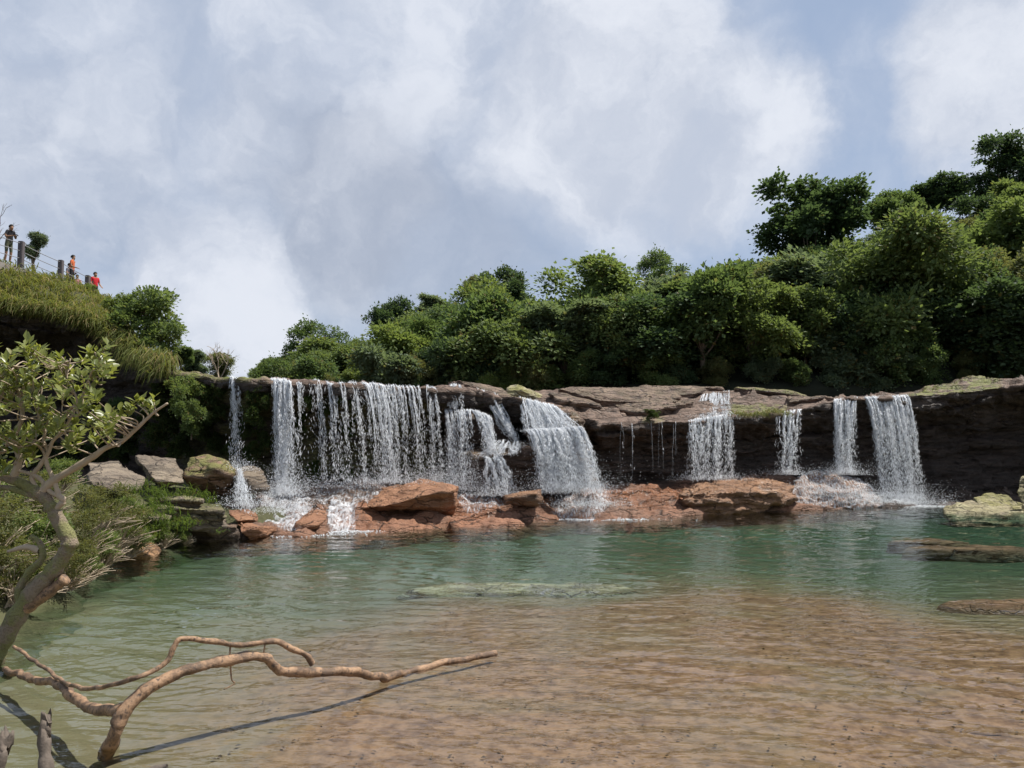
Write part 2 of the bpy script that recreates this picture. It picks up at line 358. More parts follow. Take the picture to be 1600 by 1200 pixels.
dark = np.maximum(dark, .96 * (PX < 300) * (S > 3) * (S < 8))
mo = np.clip((S - 7.7) / .6, 0, 1) * np.clip((11.2 - S), 0, 1)
moss = mo * (rngw(255, 425, 20) * 1.0 + rngw(1415, 1570, 12) * .95 + rngw(1135, 1235, 10) * .75 * (S < 10) + rngw(790, 835, 10) * .6 + rngw(1000, 1040, 8) * .6 * (S < 10)) + .35 * wall * rngw(250, 720, 60)
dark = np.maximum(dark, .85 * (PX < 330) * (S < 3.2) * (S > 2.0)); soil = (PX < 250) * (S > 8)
wet = np.clip(shelf * 1.4 + wall * .5, 0, 1) * (PX > 350)
Fq = grid_faces(NU, NV)
fm = ((PX[:-1, :-1] < 240) & (S[:-1, :-1] > 8.6)).astype(int).reshape(-1)
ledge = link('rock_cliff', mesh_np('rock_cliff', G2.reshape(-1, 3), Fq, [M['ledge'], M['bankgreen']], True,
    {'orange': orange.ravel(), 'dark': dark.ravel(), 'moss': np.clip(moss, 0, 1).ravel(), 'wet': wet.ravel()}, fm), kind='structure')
SI = {k: int(np.argmin(np.abs(seg - k))) for k in range(13)}
def gpt(px, s):                       # a point on the finished ledge: column px, profile position s
    i = np.interp(px, pxs, np.arange(NU)); j = np.interp(s, seg, np.arange(NV))
    i0, j0 = int(min(i, NU - 2)), int(min(j, NV - 2)); a, b = i - i0, j - j0
    return (G2[i0, j0] * (1 - a) + G2[i0 + 1, j0] * a) * (1 - b) + (G2[i0, j0 + 1] * (1 - a) + G2[i0 + 1, j0 + 1] * a) * b

def tris_of(F):      # quads whose last two indices agree are triangles
    F = np.asarray(F); a = F[:, [0, 1, 2]]; q4 = F[:, 3] != F[:, 2]; return np.vstack([a, F[q4][:, [0, 2, 3]]])
# ------------------------------------------------------------------ ground, pool bed, water, bank, hillside
gy = np.concatenate([np.linspace(-400, 20, 12), np.linspace(33, 60, 14), np.array([80, 120, 200, 400, 900, 2500.])])
gx = np.concatenate([np.linspace(-2500, -80, 10), np.linspace(-60, 80, 30), np.linspace(100, 2500, 10)])
GX, GY = np.meshgrid(gx, gy, indexing='ij')
GZ = np.where(GY < 30, -2.2, -2.2 + 6.2 * np.clip((GY - 33) / 5, 0, 1)) + .0 * GX
link('ground', mesh_np('ground', np.stack([GX, GY, GZ], -1).reshape(-1, 3), grid_faces(*GX.shape), [M['forestfloor']]), kind='structure')

bx, by = np.linspace(-26, 34, 240), np.linspace(-4, 33, 200)
BX, BY = np.meshgrid(bx, by, indexing='ij')
far = np.clip((BY - 9.6 - .10 * BX - 2.4 * fbm(np.stack([BX * .25, BY * .25, 0 * BX], -1), 3, 3)) / 9, 0, 1); far = far * far * (3 - 2 * far)
leftd = np.clip((-BX - 1.2 - .25 * (BY - 6)) / 2.5, 0, 1)
depth = .10 + .30 * far + .06 * leftd * (1 - far) + .025 * fbm(np.stack([BX * .8, BY * .8, 0 * BX], -1), 4, 13)
depth = depth - .6 * np.clip((3.0 - BY) / 3, 0, 1)
litter = np.clip(1.0 - 1.15 * far - .95 * leftd, 0, 1)
link('pool_bed', mesh_np('pool_bed', np.stack([BX, BY, -np.maximum(depth, -.6)], -1).reshape(-1, 3), grid_faces(*BX.shape), [M['bed']], True, {'litter': litter.ravel()}), kind='structure')

def boxmesh(name, lo, hi, mat):
    x0, y0, z0 = lo; x1, y1, z1_ = hi
    V = [(x0, y0, z0), (x1, y0, z0), (x1, y1, z0), (x0, y1, z0), (x0, y0, z1_), (x1, y0, z1_), (x1, y1, z1_), (x0, y1, z1_)]
    return mesh_np(name, V, [(0, 3, 2, 1), (4, 5, 6, 7), (0, 1, 5, 4), (1, 2, 6, 5), (2, 3, 7, 6), (3, 0, 4, 7)], [mat], False)
wy = np.concatenate([np.linspace(.8, 4.2, 8), 4.4 * np.exp(np.arange(0, 400) * .00505)]); wa = np.linspace(-.98, 1.02, 560)
WA, WY = np.meshgrid(wa, wy, indexing='ij'); WX = WA * WY
WZ = 0 * WX; gw = np.random.default_rng(4)
P3 = np.stack([WX, WY, 0 * WX], -1)
calm = .45 + .55 * np.clip(.5 + 1.1 * fbm(P3 * [.16, .3, 1], 3, 71), 0, 1)
wx = WX + .35 * fbm(P3 * [.7, .9, 1], 2, 72); wyw = WY + .30 * fbm(P3 * [.6, .8, 1], 2, 73)
for k in range(15):
    lam = gw.uniform(.095, .24) if k < 11 else gw.uniform(.4, .9); ang = gw.normal() * .42 + .12; kk_ = 2 * np.pi / lam
    ph_ = kk_ * (np.sin(ang) * wx + np.cos(ang) * wyw) + gw.random() * 6.28
    WZ = WZ + (.0125 * lam) * np.sin(ph_)
WZ = WZ * calm
top_ = np.stack([WX, WY, WZ], -1).reshape(-1, 3); nu_, nv_ = WX.shape
bot = top_.copy(); Fw = grid_faces(nu_, nv_)
idx = np.arange(nu_ * nv_).reshape(nu_, nv_); ring = np.concatenate([idx[:, 0], idx[-1, 1:], idx[-2::-1, -1], idx[0, -2:0:-1]])
skv = top_[ring].copy(); skv[:, 2] = -1.6; o0 = len(top_); m_ = len(ring); cidx = o0 + m_
sk = [(ring[i], o0 + i, o0 + (i + 1) % m_, ring[(i + 1) % m_]) for i in range(m_)]
Vw = np.vstack([top_, skv, [[0, 15, -1.6]]]); bt = [(o0 + i, cidx, cidx, o0 + (i + 1) % m_) for i in range(m_)]
Fall = np.vstack([tris_of(np.asarray(Fw)), tris_of(np.asarray(sk)), np.asarray([(o0 + i, cidx, o0 + (i + 1) % m_) for i in range(m_)])])
me = mesh_np('pool_water', Vw, Fall, [M['water']], True); bmw = bmesh.new(); bmw.from_mesh(me); bmesh.ops.recalc_face_normals(bmw, faces=bmw.faces[:]); bmw.to_mesh(me); bmw.free()
link('pool_water', me, kind='structure')

# left bank: a low mound that the scrub and the near tree grow on
hx, hy = np.linspace(-26, -2, 150), np.linspace(5, 26, 130)
HX, HY = np.meshgrid(hx, hy, indexing='ij')
shore_x = np.interp(HY, [5, 8, 10, 12, 14, 16, 18, 19.3, 21, 26], [-5.3, -5.7, -6.3, -7.3, -8.2, -8.8, -8.6, -7.6, -6.0, -5.0])
dsh = shore_x - HX + .35 * fbm(np.stack([HX, HY, 0 * HX], -1) * .9, 3, 4)
HZm = np.where(dsh > 0, .28 * np.clip(dsh, 0, 6) + .25 * np.clip(dsh * 4, 0, 1), dsh * .5) + .10 * fbm(np.stack([HX, HY, 0 * HX], -1) * 1.3, 4, 6)
HZm = np.clip(HZm, -.8, 1.15 + .15 * vn(np.stack([HX, HY, 0 * HX], -1)))
def bank_z(x, y):
    i = int(np.clip(np.interp(x, hx, np.arange(150)), 0, 149)); j = int(np.clip(np.interp(y, hy, np.arange(130)), 0, 129)); return float(HZm[i, j])
link('bank', mesh_np('bank', np.stack([HX, HY, HZm], -1).reshape(-1, 3), grid_faces(*HX.shape), [M['bankgreen']]), kind='structure')

SKY = np.array([(-500, 600), (380, 590), (430, 575), (455, 538), (500, 525), (550, 528), (580, 495), (655, 480), (700, 470), (780, 450), (870, 470), (930, 450), (1000, 435), (1060, 420), (1110, 405),
                (1180, 385), (1250, 350), (1330, 345), (1400, 325), (1470, 310), (1540, 290), (1600, 268), (1800, 230), (2300, 200)], float)
def hill_z(x, Y):
    px = 800 + FPX * np.asarray(x) / Y
    ys = np.interp(px, SKY[:, 0], SKY[:, 1])
    ztop = CAMZ + (HZ - ys) / FPX * 57 - 5.0
    t = np.clip((Y - 35.2) / 21.0, 0, 1)
    base = 4.0 + 1.0 * np.clip((px - 750) / 150, 0, 1)
    z = base + (np.maximum(ztop, base + .2) - base) * (t ** .85)
    return np.where(Y > 57, z - .25 * (Y - 57), z)
ky = np.concatenate([[33.6, 34.6, 34.7, 34.5, 34.9], np.linspace(35.4, 70, 60)]); kx = np.linspace(-.36, 1.0, 150)
KA, KY = np.meshgrid(kx, ky, indexing='ij'); KX = KA * KY
KZ = hill_z(KX, KY); KZ[:, 0] = 3.3; KZ[:, 1] = 3.4; KZ[:, 2] = 3.9; KZ[:, 3] = np.maximum(KZ[:, 3] - .25, 3.95)
KZ += .25 * fbm(np.stack([KX, KY, KZ], -1) * .5, 3, 8) * (KY > 35)
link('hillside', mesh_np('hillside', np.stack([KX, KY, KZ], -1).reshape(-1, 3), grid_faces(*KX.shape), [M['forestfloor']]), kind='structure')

# ------------------------------------------------------------------ generic builders
def tube(path, radii, n=8, cap=True):
    path = np.asarray(path, float); k = len(path); radii = np.asarray(radii, float)
    tg = np.gradient(path, axis=0); tg /= np.linalg.norm(tg, axis=1, keepdims=True) + 1e-9
    ref = np.array([.31, .17, .93]); V = []
    for i in range(k):
        a = np.cross(tg[i], ref); a /= np.linalg.norm(a) + 1e-9; b = np.cross(tg[i], a)
        ang = np.linspace(0, 2 * np.pi, n, endpoint=False)
        V.append(path[i] + radii[i] * (np.cos(ang)[:, None] * a + np.sin(ang)[:, None] * b))
    V = np.concatenate(V); F = []
    for i in range(k - 1):
        for j in range(n):
            j2 = (j + 1) % n; F.append((i * n + j, i * n + j2, (i + 1) * n + j2, (i + 1) * n + j))
    if cap:
        for base, ctr in ((0, path[0]), ((k - 1) * n, path[-1])):
            c = len(V); V = np.vstack([V, ctr[None]])
            for j in range(n): F.append((base + j, base + (j + 1) % n, c, c))
    return V, np.array(F)
def spline(pts, m=8):
    pts = np.asarray(pts, float); k = len(pts); out = []
    pp = np.vstack([2 * pts[0] - pts[1], pts, 2 * pts[-1] - pts[-2]])
    for i in range(k - 1):
        p0, p1, p2, p3 = pp[i:i + 4]
        for t in np.linspace(0, 1, m, endpoint=False):
            out.append(.5 * ((2 * p1) + (-p0 + p2) * t + (2 * p0 - 5 * p1 + 4 * p2 - p3) * t ** 2 + (-p0 + 3 * p1 - 3 * p2 + p3) * t ** 3))
    out.append(pts[-1]); return np.array(out)
class Bag:
    def __init__(s): s.V, s.F, s.A, s.n = [], [], [], 0
    def add(s, V, F, a=0.0):
        F = np.asarray(F)
        if F.shape[1] == 4: F = tris_of(F)
        s.V.append(np.asarray(V, float)); s.F.append(F + s.n); s.A.append(np.zeros(len(V)) + a); s.n += len(V)
    def limb(s, pts, r0, r1, m=6, n=7, wob=0.0, a=0.0, cap=True):
        p = spline(pts, m)
        rr = np.linspace(r0, r1, len(p))
        if wob: rr = rr * (1 + wob * vn(np.stack([np.arange(len(p)) * .6, 0 * rr + r0 * 99, 0 * rr], -1)))
        V, F = tube(p, rr, n, cap); s.add(V, F, a); return p, rr
    def mesh(s, name, mat, attrn='rnd', smooth=True):
        return mesh_np(name, np.concatenate(s.V), np.concatenate(s.F), [mat], smooth, {attrn: np.concatenate(s.A)})
def leaves(pos, nrm, up, L, Wd, fold=.15, rnd=None):
    """kite-shaped folded leaves: pos (N,3) base, up = growing direction, nrm = face normal"""
    N = len(pos); L = np.broadcast_to(L, (N,))[:, None]; Wd = np.broadcast_to(Wd, (N,))[:, None]
    up = up / (np.linalg.norm(up, axis=1, keepdims=True) + 1e-9)
    side = np.cross(up, nrm); side /= np.linalg.norm(side, axis=1, keepdims=True) + 1e-9
    n2 = np.cross(side, up)
    v0 = pos; v1 = pos + up * L * .5 + side * Wd * .5 + n2 * L * fold; v2 = pos + up * L; v3 = pos + up * L * .5 - side * Wd * .5 + n2 * L * fold
    V = np.stack([v0, v1, v2, v3], 1).reshape(-1, 3)
    b = np.arange(N)[:, None] * 4
    F = np.concatenate([b + [[0, 1, 2]], b + [[0, 2, 3]]], 0)
    r = np.repeat(rng.random(N) if rnd is None else rnd, 4)
    return V, F, r
def rvec(n): v = rng.normal(size=(n, 3)); return v / np.linalg.norm(v, axis=1, keepdims=True)
def crown(name, n, mat, lobes=14, flat=.8, leaf=(.13, .085), droop=0.0, loose=.2, seed=0):
    """unit-radius crown of leaf clumps on many lobes, with gaps between them"""
    g = np.random.default_rng(seed)
    c = g.normal(size=(lobes, 3)); c /= np.linalg.norm(c, axis=1, keepdims=True); c *= (g.random((lobes, 1)) ** .45) * .92; c[:, 2] *= flat; c[:, 2] -= .12 * (g.random(lobes) < .4)
    c[0] = (0, 0, flat * .5)
    rl = .15 + .19 * g.random(lobes)
    wts = rl ** 2 / (rl ** 2).sum(); li = g.choice(lobes, n, p=wts)
    ncl = max(60, n // 34); cli = g.choice(lobes, ncl, p=wts)
    cd = g.normal(size=(ncl, 3)); cd[:, 2] += .75; cd /= np.linalg.norm(cd, axis=1, keepdims=True)
    cpos = c[cli] + cd * (rl[cli] * (1 + loose * g.normal(size=ncl)))[:, None] * [1, 1, .9]
    csz = .045 + .06 * g.random(ncl); ctone = g.normal(size=ncl) * .16
    ci = g.integers(0, ncl, n); d = cd[ci]; od = g.normal(size=(n, 3))
    pos = cpos[ci] + od * csz[ci][:, None] * [1, 1, .55]; pos[:, 2] -= .9 * (od[:, 0] ** 2 + od[:, 1] ** 2) * csz[ci] * .35
    up = d * .5 + od * .6 + g.normal(size=(n, 3)) * .3; up[:, 2] -= droop + .1
    nr = d * .6 + g.normal(size=(n, 3)) * .35; nr[:, 2] += .8
    s = (.65 + .7 * g.random(n)) * .86
    shoot = g.random(n) < .03; pos[shoot] += d[shoot] * (g.random((shoot.sum(), 1)) * .16) + [0, 0, .05]
    tone = np.clip(.5 + .25 * vn(pos * 3.3, seed + 5) + ctone[ci] + .18 * g.normal(size=n), 0, 1)
    V, F, r = leaves(pos, nr, up, leaf[0] * s, leaf[1] * s, .12, tone)
    return mesh_np(name, V, F, [mat], False, {'rnd': r})
def trunkmesh(name, seed, spread=.5):
    g = np.random.default_rng(seed); b = Bag()
    b.limb([(0, 0, -.6), (.03, .02, -.1), (g.normal() * .06, g.normal() * .06, .5), (g.normal() * .1, g.normal() * .1, 1.0)], .085, .045, 5, 7, .15)
    for k in range(6):
        a = g.random() * 6.28; h = .35 + .5 * g.random(); e = spread * (.5 + .6 * g.random())
        b.limb([(0, 0, h), (math.cos(a) * e * .5, math.sin(a) * e * .5, h + .3), (math.cos(a) * e, math.sin(a) * e, h + .75)], .035, .01, 4, 5)
    return b.mesh(name, M['bark'])

# ------------------------------------------------------------------ trees on the hillside
NPROTO = 10
PM = [0, 1, 2, 3, 4, 5, 1, 0, 2, 5]
PCROWN = []
for i in range(NPROTO):
    lob, fl, dr, lf = [(19, 1.1, .0, (.10, .066)), (22, .95, .1, (.088, .054)), (17, 1.25, .0, (.09, .066)), (18, .9, .2, (.10, .056)), (24, 1.1, .0, (.078, .046)),
                       (15, 1.0, .35, (.135, .074)), (18, .85, .3, (.115, .06)), (22, 1.4, .0, (.08, .054)), (20, 1.0, .1, (.095, .066)), (16, 1.3, .2, (.11, .06))][i]
    PCROWN.append(crown('crown_%d' % i, 17000, M['leaf%d' % PM[i]], lob, fl, lf, dr, .2, 100 + i))
PTRUNK = [trunkmesh('trunk_%d' % i, 300 + i) for i in range(4)]
TK = ['mid green leafy tree', 'light green spreading tree', 'dark green dense tree', 'yellow green bushy tree', 'olive brown fine-leaved tree', 'grey green large-leaved tree']
def where(px, row):
    return ('low on the wooded slope', 'halfway up the wooded slope', 'near the ridge of the wood')[0 if row < 2 else 1 if row < 5 else 2] + ' behind ' + ('the left curtain falls' if px < 700 else 'the broad middle cascade' if px < 1000 else 'the mid-wall fall' if px < 1280 else 'the right-hand falls' if px < 1450 else 'the dark right cliff')
TG = ['mid green hillside trees', 'light green hillside trees', 'dark green hillside trees', 'yellow green hillside trees', 'olive hillside trees', 'large-leaved hillside trees']
def tree(base, cz, r, k, label, group, name='tree', flat=1.0, trunk=True):
    """base on the ground, crown centre height cz, crown radius r"""
    o = link(name, None, None, label, 'tree', group, loc=tuple(base))
    c = link('crown', PCROWN[k], o); h = cz - base[2]
    c.location = (0, 0, h); c.scale = (r * random.uniform(.9, 1.35), r * random.uniform(.9, 1.2), r * flat); c.rotation_euler = (random.uniform(-.3, .3), random.uniform(-.3, .3), random.random() * 6.28)
    if trunk:
        t = link('trunk', PTRUNK[random.randrange(4)], o); t.scale = (max(1.0, r * .7), max(1.0, r * .7), max(.4, h * .62)); t.rotation_euler = (0, 0, random.random() * 6.28)
    return o
cnt = 0
for row, Y in enumerate([36.4, 38.6, 41, 43.6, 46.4, 49.4, 52.6, 56.0]):
    x0, x1 = (432 - 800) / FPX * Y, (1740 - 800) / FPX * Y
    x = x0 + random.random() * 2
    while x < x1:
        r = random.choice([1.3, 1.7, 2.0, 2.4, 2.9]) * random.uniform(.9, 1.1); yy = Y + random.uniform(-.9, .9); px = 800 + FPX * x / yy
        z = float(hill_z(x, yy)); k = random.choices(range(NPROTO), [3, 4, 3, 3, 3, 2.5, 3, 3, 2, 2])[0]
        lowleft = px < 720
        if row > 4: r = min(r, 2.2)
        if lowleft: r *= .85
        cz = z + r * random.uniform(.5, .95) + (.75 if row == 0 and px > 800 else 0)
        tree((x, yy, z - .1), cz, r, k, TK[PM[k]] + ' ' + where(px, row), TG[PM[k]], flat=random.uniform(.75, 1.1)); cnt += 1
        x += r * random.uniform(.85, 1.25)
for k in range(46):
    if 820 < 440 + 1290 * k / 46 < 1750 and k % 2: continue
    Y = random.uniform(34.9, 35.7); px = 440 + 1290 * (k + random.random()) / 46; x = (px - 800) / FPX * Y; r = random.uniform(.65, 1.15); kk = random.randrange(NPROTO)
    z = float(hill_z(x, Y)); tree((x, Y, z - .3), z + r * random.uniform(.1, .5) + (.25 if px > 760 else -.1), r, kk, ('mid green', 'light green', 'dark green', 'yellow green', 'olive', 'large-leaved')[PM[kk]] + ' undergrowth bush at the foot of the wood ' + where(px, 0).split('slope ')[1], 'undergrowth at the foot of the wood', 'bush', random.uniform(.7, 1.2), False)
def special(px, py, Y, rpx, k, label, flat=1.0):
    c = P(px, py, Y); r = rpx / FPX * Y; z = float(hill_z(c[0], min(Y, 56.5)))
    tree((c[0], c[1], min(z, c[2] - r)), c[2], r, k, label, None, flat=flat)
special(1262, 338, 58, 74, 2, 'large dark rounded tree rising high above the hillside canopy', .85)
special(1400, 325, 59, 42, 0, 'round-headed tree on the ridge right of the large dark tree', .8)
special(1468, 308, 60, 38, 8, 'small domed tree on the ridge beside the round-headed tree', .8)
special(1575, 265, 60, 58, 2, 'tall dark tree on the highest point of the ridge', 1.0)
special(1028, 440, 54, 44, 7, 'dark dome-shaped tree at the middle of the ridge line', 1.0)
special(792, 462, 55, 46, 2, 'dark pointed tree on the low part of the ridge', 1.0)
special(737, 452, 57, 16, 4, 'thin small tree sticking up from the low ridge', 1.4)
special(676, 482, 55, 30, 5, 'grey green open tree on the low ridge', .8)
special(612, 508, 53, 46, 8, 'blackish green tree near the low end of the wood', 1.0)
special(498, 545, 50, 46, 7, 'rounded tree at the low end of the wood beside the stream', .9)
special(530, 566, 44, 36, 6, 'flat-topped spreading tree at the low end of the wood', .6)
special(822, 588, 35.3, 26, 5, 'pale large-leaved shrub hanging over the mossy stone at the fall', .9)
special(1340, 545, 36, 60, 5, 'large-leaved tree overhanging the dark bank behind the falls', .8)
special(1540, 420, 44, 80, 1, 'broad bright tree on the steep slope above the right cliff', .9)

# far background left of the wood
def farbush(px, py, Y, rpx, k, label, flat=.8):
    c = P(px, py, Y); r = rpx / FPX * Y
    tree((c[0], c[1], c[2] - r * 1.2), c[2], r, k, label, None, 'bush', flat)
farbush(300, 566, 62, 26, 5, 'hazy grey green bush far behind the mossy ledge'); farbush(338, 572, 66, 30, 4, 'low olive bush under the bare tree'); farbush(283, 558, 55, 18, 0, 'small bush behind the overhanging grass')
farbush(425, 572, 60, 20, 5, 'pale bush beside the dark far rock'); farbush(408, 582, 50, 18, 6, 'small light bush at the stream edge'); farbush(445, 575, 55, 26, 0, 'green bush where the wood meets the stream')
b = Bag(); base = P(343, 575, 64); g = np.random.default_rng(5)
def bare(b, p, d, L, r, lev):
    q1 = p + d * L * .5 + g.normal(size=3) * L * .06; q2 = p + d * L
    b.limb([p, q1, q2], r, r * .6, 3, 4)
    if lev:
        for _ in range(3):
            e = d + g.normal(size=3) * .45; e[2] += .15; bare(b, p + d * L * g.uniform(.55, 1), e / np.linalg.norm(e), L * .62, r * .55, lev - 1)
for _ in range(3):
    e = np.array([g.normal() * .3, g.normal() * .2, 1]); bare(b, base - [0, 0, 1.0], e / np.linalg.norm(e), 1.6, .05, 3)
link('bare_tree', b.mesh('bare_tree', M['twig']), None, 'leafless grey tree standing far behind the mossy ledge', 'tree')

# ------------------------------------------------------------------ rocks
def rock(name, pts, label, mat, detail=.11, amp=.06, orange=0., dark=0., moss=0., wet=0., seed=0, group=None, strat=3.2, soft=2, world_pts=False, cat='boulder'):
    bm = bmesh.new()
    for p in pts: bm.verts.new(p if world_pts else P(*p))
    r = bmesh.ops.convex_hull(bm, input=bm.verts[:])
    bmesh.ops.delete(bm, geom=[e for e in r['geom_interior'] if isinstance(e, bmesh.types.BMVert)], context='VERTS')
    bmesh.ops.triangulate(bm, faces=bm.faces[:])
    for it in range(8):
        es = [e for e in bm.edges if e.calc_length() > detail * 1.05]
        if not es or len(bm.verts) > 14000: break
        bmesh.ops.subdivide_edges(bm, edges=es, cuts=1, use_grid_fill=True); bmesh.ops.triangulate(bm, faces=bm.faces[:])
    for _ in range(soft): bmesh.ops.smooth_vert(bm, verts=bm.verts[:], factor=.5, use_axis_x=True, use_axis_y=True, use_axis_z=True)
    bm.normal_update(); bmesh.ops.recalc_face_normals(bm, faces=bm.faces[:])
    co = np.array([v.co for v in bm.verts]); no = np.array([v.normal for v in bm.verts])
    d = amp * (fbm(co * [1.3, 1.3, strat], 4, seed) + .7 * ridged(co * [1.8, 1.8, strat * 1.6], 3, seed + 3)) + amp * .3 * fbm(co * 7, 3, seed + 9) + amp * .55 * np.tanh(6 * np.sin(co[:, 2] * strat * 4.2 + 2.2 * fbm(co * .8, 2, seed + 5))) * (np.abs(no[:, 2]) < .75) + amp * .5 * np.tanh(8 * fbm(co * [1.6, 1.6, 2.4], 2, seed + 15))
    co2 = co + no * d[:, None]; F = np.array([[v.index for v in f.verts] for f in bm.faces]); bm.free()
    n = len(co2); ctr = co2.mean(0); ctr[2] = co2[:, 2].min()
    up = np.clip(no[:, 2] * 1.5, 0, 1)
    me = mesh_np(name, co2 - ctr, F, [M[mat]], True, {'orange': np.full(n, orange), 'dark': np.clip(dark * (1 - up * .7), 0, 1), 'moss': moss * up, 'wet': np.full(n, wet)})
    return link(name, me, None, label, cat, group, loc=ctr)
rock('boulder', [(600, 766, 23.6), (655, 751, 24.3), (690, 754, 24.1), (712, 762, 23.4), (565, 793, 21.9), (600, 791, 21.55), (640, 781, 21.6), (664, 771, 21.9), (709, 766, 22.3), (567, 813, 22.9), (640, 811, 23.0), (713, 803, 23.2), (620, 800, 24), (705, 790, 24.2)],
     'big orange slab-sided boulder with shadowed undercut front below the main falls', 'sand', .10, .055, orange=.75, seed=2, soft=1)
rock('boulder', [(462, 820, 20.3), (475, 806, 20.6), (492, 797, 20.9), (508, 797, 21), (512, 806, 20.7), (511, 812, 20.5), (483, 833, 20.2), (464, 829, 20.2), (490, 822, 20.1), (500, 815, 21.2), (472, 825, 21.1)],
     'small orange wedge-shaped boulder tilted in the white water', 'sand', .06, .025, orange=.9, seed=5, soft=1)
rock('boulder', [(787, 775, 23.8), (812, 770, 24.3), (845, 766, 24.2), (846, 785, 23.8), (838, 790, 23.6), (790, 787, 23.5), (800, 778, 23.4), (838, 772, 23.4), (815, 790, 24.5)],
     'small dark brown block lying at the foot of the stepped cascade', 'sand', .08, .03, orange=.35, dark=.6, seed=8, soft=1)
rock('boulder', [(1062, 772, 25.6), (1085, 757, 26.6), (1130, 750, 27.4), (1200, 752, 27.6), (1238, 762, 27.4), (1240, 785, 26.9), (1200, 797, 26.5), (1120, 803, 25.8), (1090, 802, 25.6), (1075, 790, 25.5), (1150, 770, 25.9), (1225, 775, 26.6), (1100, 790, 27.5), (1220, 790, 28)],
     'long low brown rock with dark cracks at the water edge below the narrow falls', 'sand', .10, .10, orange=.35, dark=.25, wet=.6, seed=11, strat=4.5)
rock('boulder', [(1225, 775, 27.6), (1250, 748, 28.6), (1290, 737, 29.2), (1330, 742, 29.3), (1365, 768, 29), (1385, 792, 28.4), (1300, 797, 27.6), (1230, 797, 27.3), (1290, 770, 28), (1340, 770, 28.3), (1300, 760, 30.2)],
     'rounded wet rock mound covered by running white water under the right falls', 'sand', .10, .09, orange=.45, dark=.3, wet=1, seed=14)
rock('boulder', [(285, 735, 21.2), (300, 716, 21.8), (330, 711, 22.3), (352, 716, 22.2), (365, 735, 21.7), (362, 745, 21.3), (320, 748, 20.9), (288, 745, 21), (300, 770, 21.6), (360, 770, 22), (330, 765, 22.8), (340, 733, 20.95)],
     'rust and grey boulder with mossy left end beside the thin leftmost fall', 'greyrock', .08, .05, orange=.5, moss=.8, seed=17)
rock('boulder', [(362, 740, 21.9), (380, 729, 22.4), (402, 731, 22.5), (418, 748, 22.3), (420, 765, 21.9), (395, 772, 21.6), (365, 768, 21.6), (385, 750, 21.5), (400, 745, 23.2)],
     'rounded grey boulder splashed by the thin leftmost fall', 'greyrock', .08, .05, wet=.8, dark=.25, seed=19, soft=3)
rock('boulder', [(212, 712, 20.6), (225, 710, 21.2), (270, 718, 21.4), (288, 755, 20.5), (245, 752, 20), (238, 745, 20.1), (262, 733, 20.6), (222, 735, 21.2), (285, 745, 21.6), (250, 765, 21)],
     'pale-edged tilted slab leaning between the flat grey boulder and the rust boulder', 'greyrock', .07, .04, seed=23, soft=1)
rock('boulder', [(138, 722, 19.6), (185, 720, 20.2), (228, 752, 19.6), (222, 764, 19), (182, 768, 18.4), (145, 758, 18.6), (140, 740, 19.2), (200, 775, 19.8), (150, 770, 20)],
     'flat-faced grey brown boulder half in shade on the left bank', 'greyrock', .08, .035, seed=27, soft=1)
slabs = [(232, 778, 315, 790, 18.9, 'upper thin rock shelf under the tilted slab on the bank'), (225, 792, 345, 806, 18.4, 'middle pale rock shelf of the layered bank'), (255, 803, 352, 826, 18.6, 'lower dark-fronted rock shelf just above the pool'),
         (205, 806, 265, 824, 17.6, 'small rock shelf half hidden by fresh grass'), (290, 818, 372, 846, 19.0, 'dark wet rock block at the pool edge under the shelves')]
for k, (a, t_, c_, d_, Y, lab) in enumerate(slabs):
    pts = [(a + 6, t_ + 2, Y + .9), (c_ - 4, t_ + 1, Y + 1.1), (c_, t_ + 6, Y + .1), (a, t_ + 6, Y), ((a + c_) / 2, t_ + 3, Y - .25), (a + 4, d_, Y + .2), (c_ - 2, d_ + 2, Y + .3), ((a + c_) / 2, d_ + 3, Y), (a + 10, d_, Y + 1.2), (c_ - 10, d_, Y + 1.3)]
    rock('rock_shelf', pts, lab, 'greyrock', .07, .05, moss=.5 if k < 4 else 0, dark=.25 + .5 * (k == 4), orange=.35 * (k == 4), seed=31 + k, soft=1, cat='rock', strat=5)
rock('boulder', [(358, 797, 19.9), (385, 795, 20.5), (402, 806, 20.4), (405, 814, 20.1), (370, 813, 19.6), (362, 806, 19.6), (390, 818, 20.6), (372, 822, 20.1)], 'pinkish flat stone tilted at the left edge of the white water', 'sand', .06, .03, orange=.8, seed=41, soft=1)
rock('boulder', [(372, 816, 19.6), (405, 818, 20), (432, 824, 20.1), (420, 838, 19.7), (390, 842, 19.2), (376, 832, 19.2), (400, 826, 19.2), (400, 835, 20.5)], 'orange faceted stone at the pool edge below the pinkish flat stone', 'sand', .06, .04, orange=.9, seed=43, soft=1)
rock('boulder', [(180, 842, 16.4), (235, 850, 17.1), (255, 862, 16.9), (240, 872, 16.4), (195, 872, 15.9), (178, 862, 16), (215, 855, 15.9), (220, 868, 17.4)], 'tan stone at the pool edge below the leafy bank', 'sand', .07, .04, seed=47)
rock('boulder', [(1472, 795, 27), (1495, 786, 27.6), (1560, 792, 27.8), (1640, 806, 27.3), (1640, 820, 26), (1540, 821, 25.6), (1490, 818, 25.9), (1475, 806, 26.4), (1530, 800, 26), (1560, 815, 28.6)], 'flat pale rock with yellow lichen at the right edge of the pool', 'palerock', .09, .07, moss=.3, seed=51)
rock('boulder', [(1520, 780, 28.4), (1550, 771, 28.8), (1575, 772, 28.8), (1600, 792, 28.3), (1602, 802, 27.8), (1570, 802, 27.6), (1530, 788, 28), (1560, 800, 29.4)], 'small yellowish humped rock behind the flat pale rock', 'palerock', .07, .06, moss=.9, seed=54)
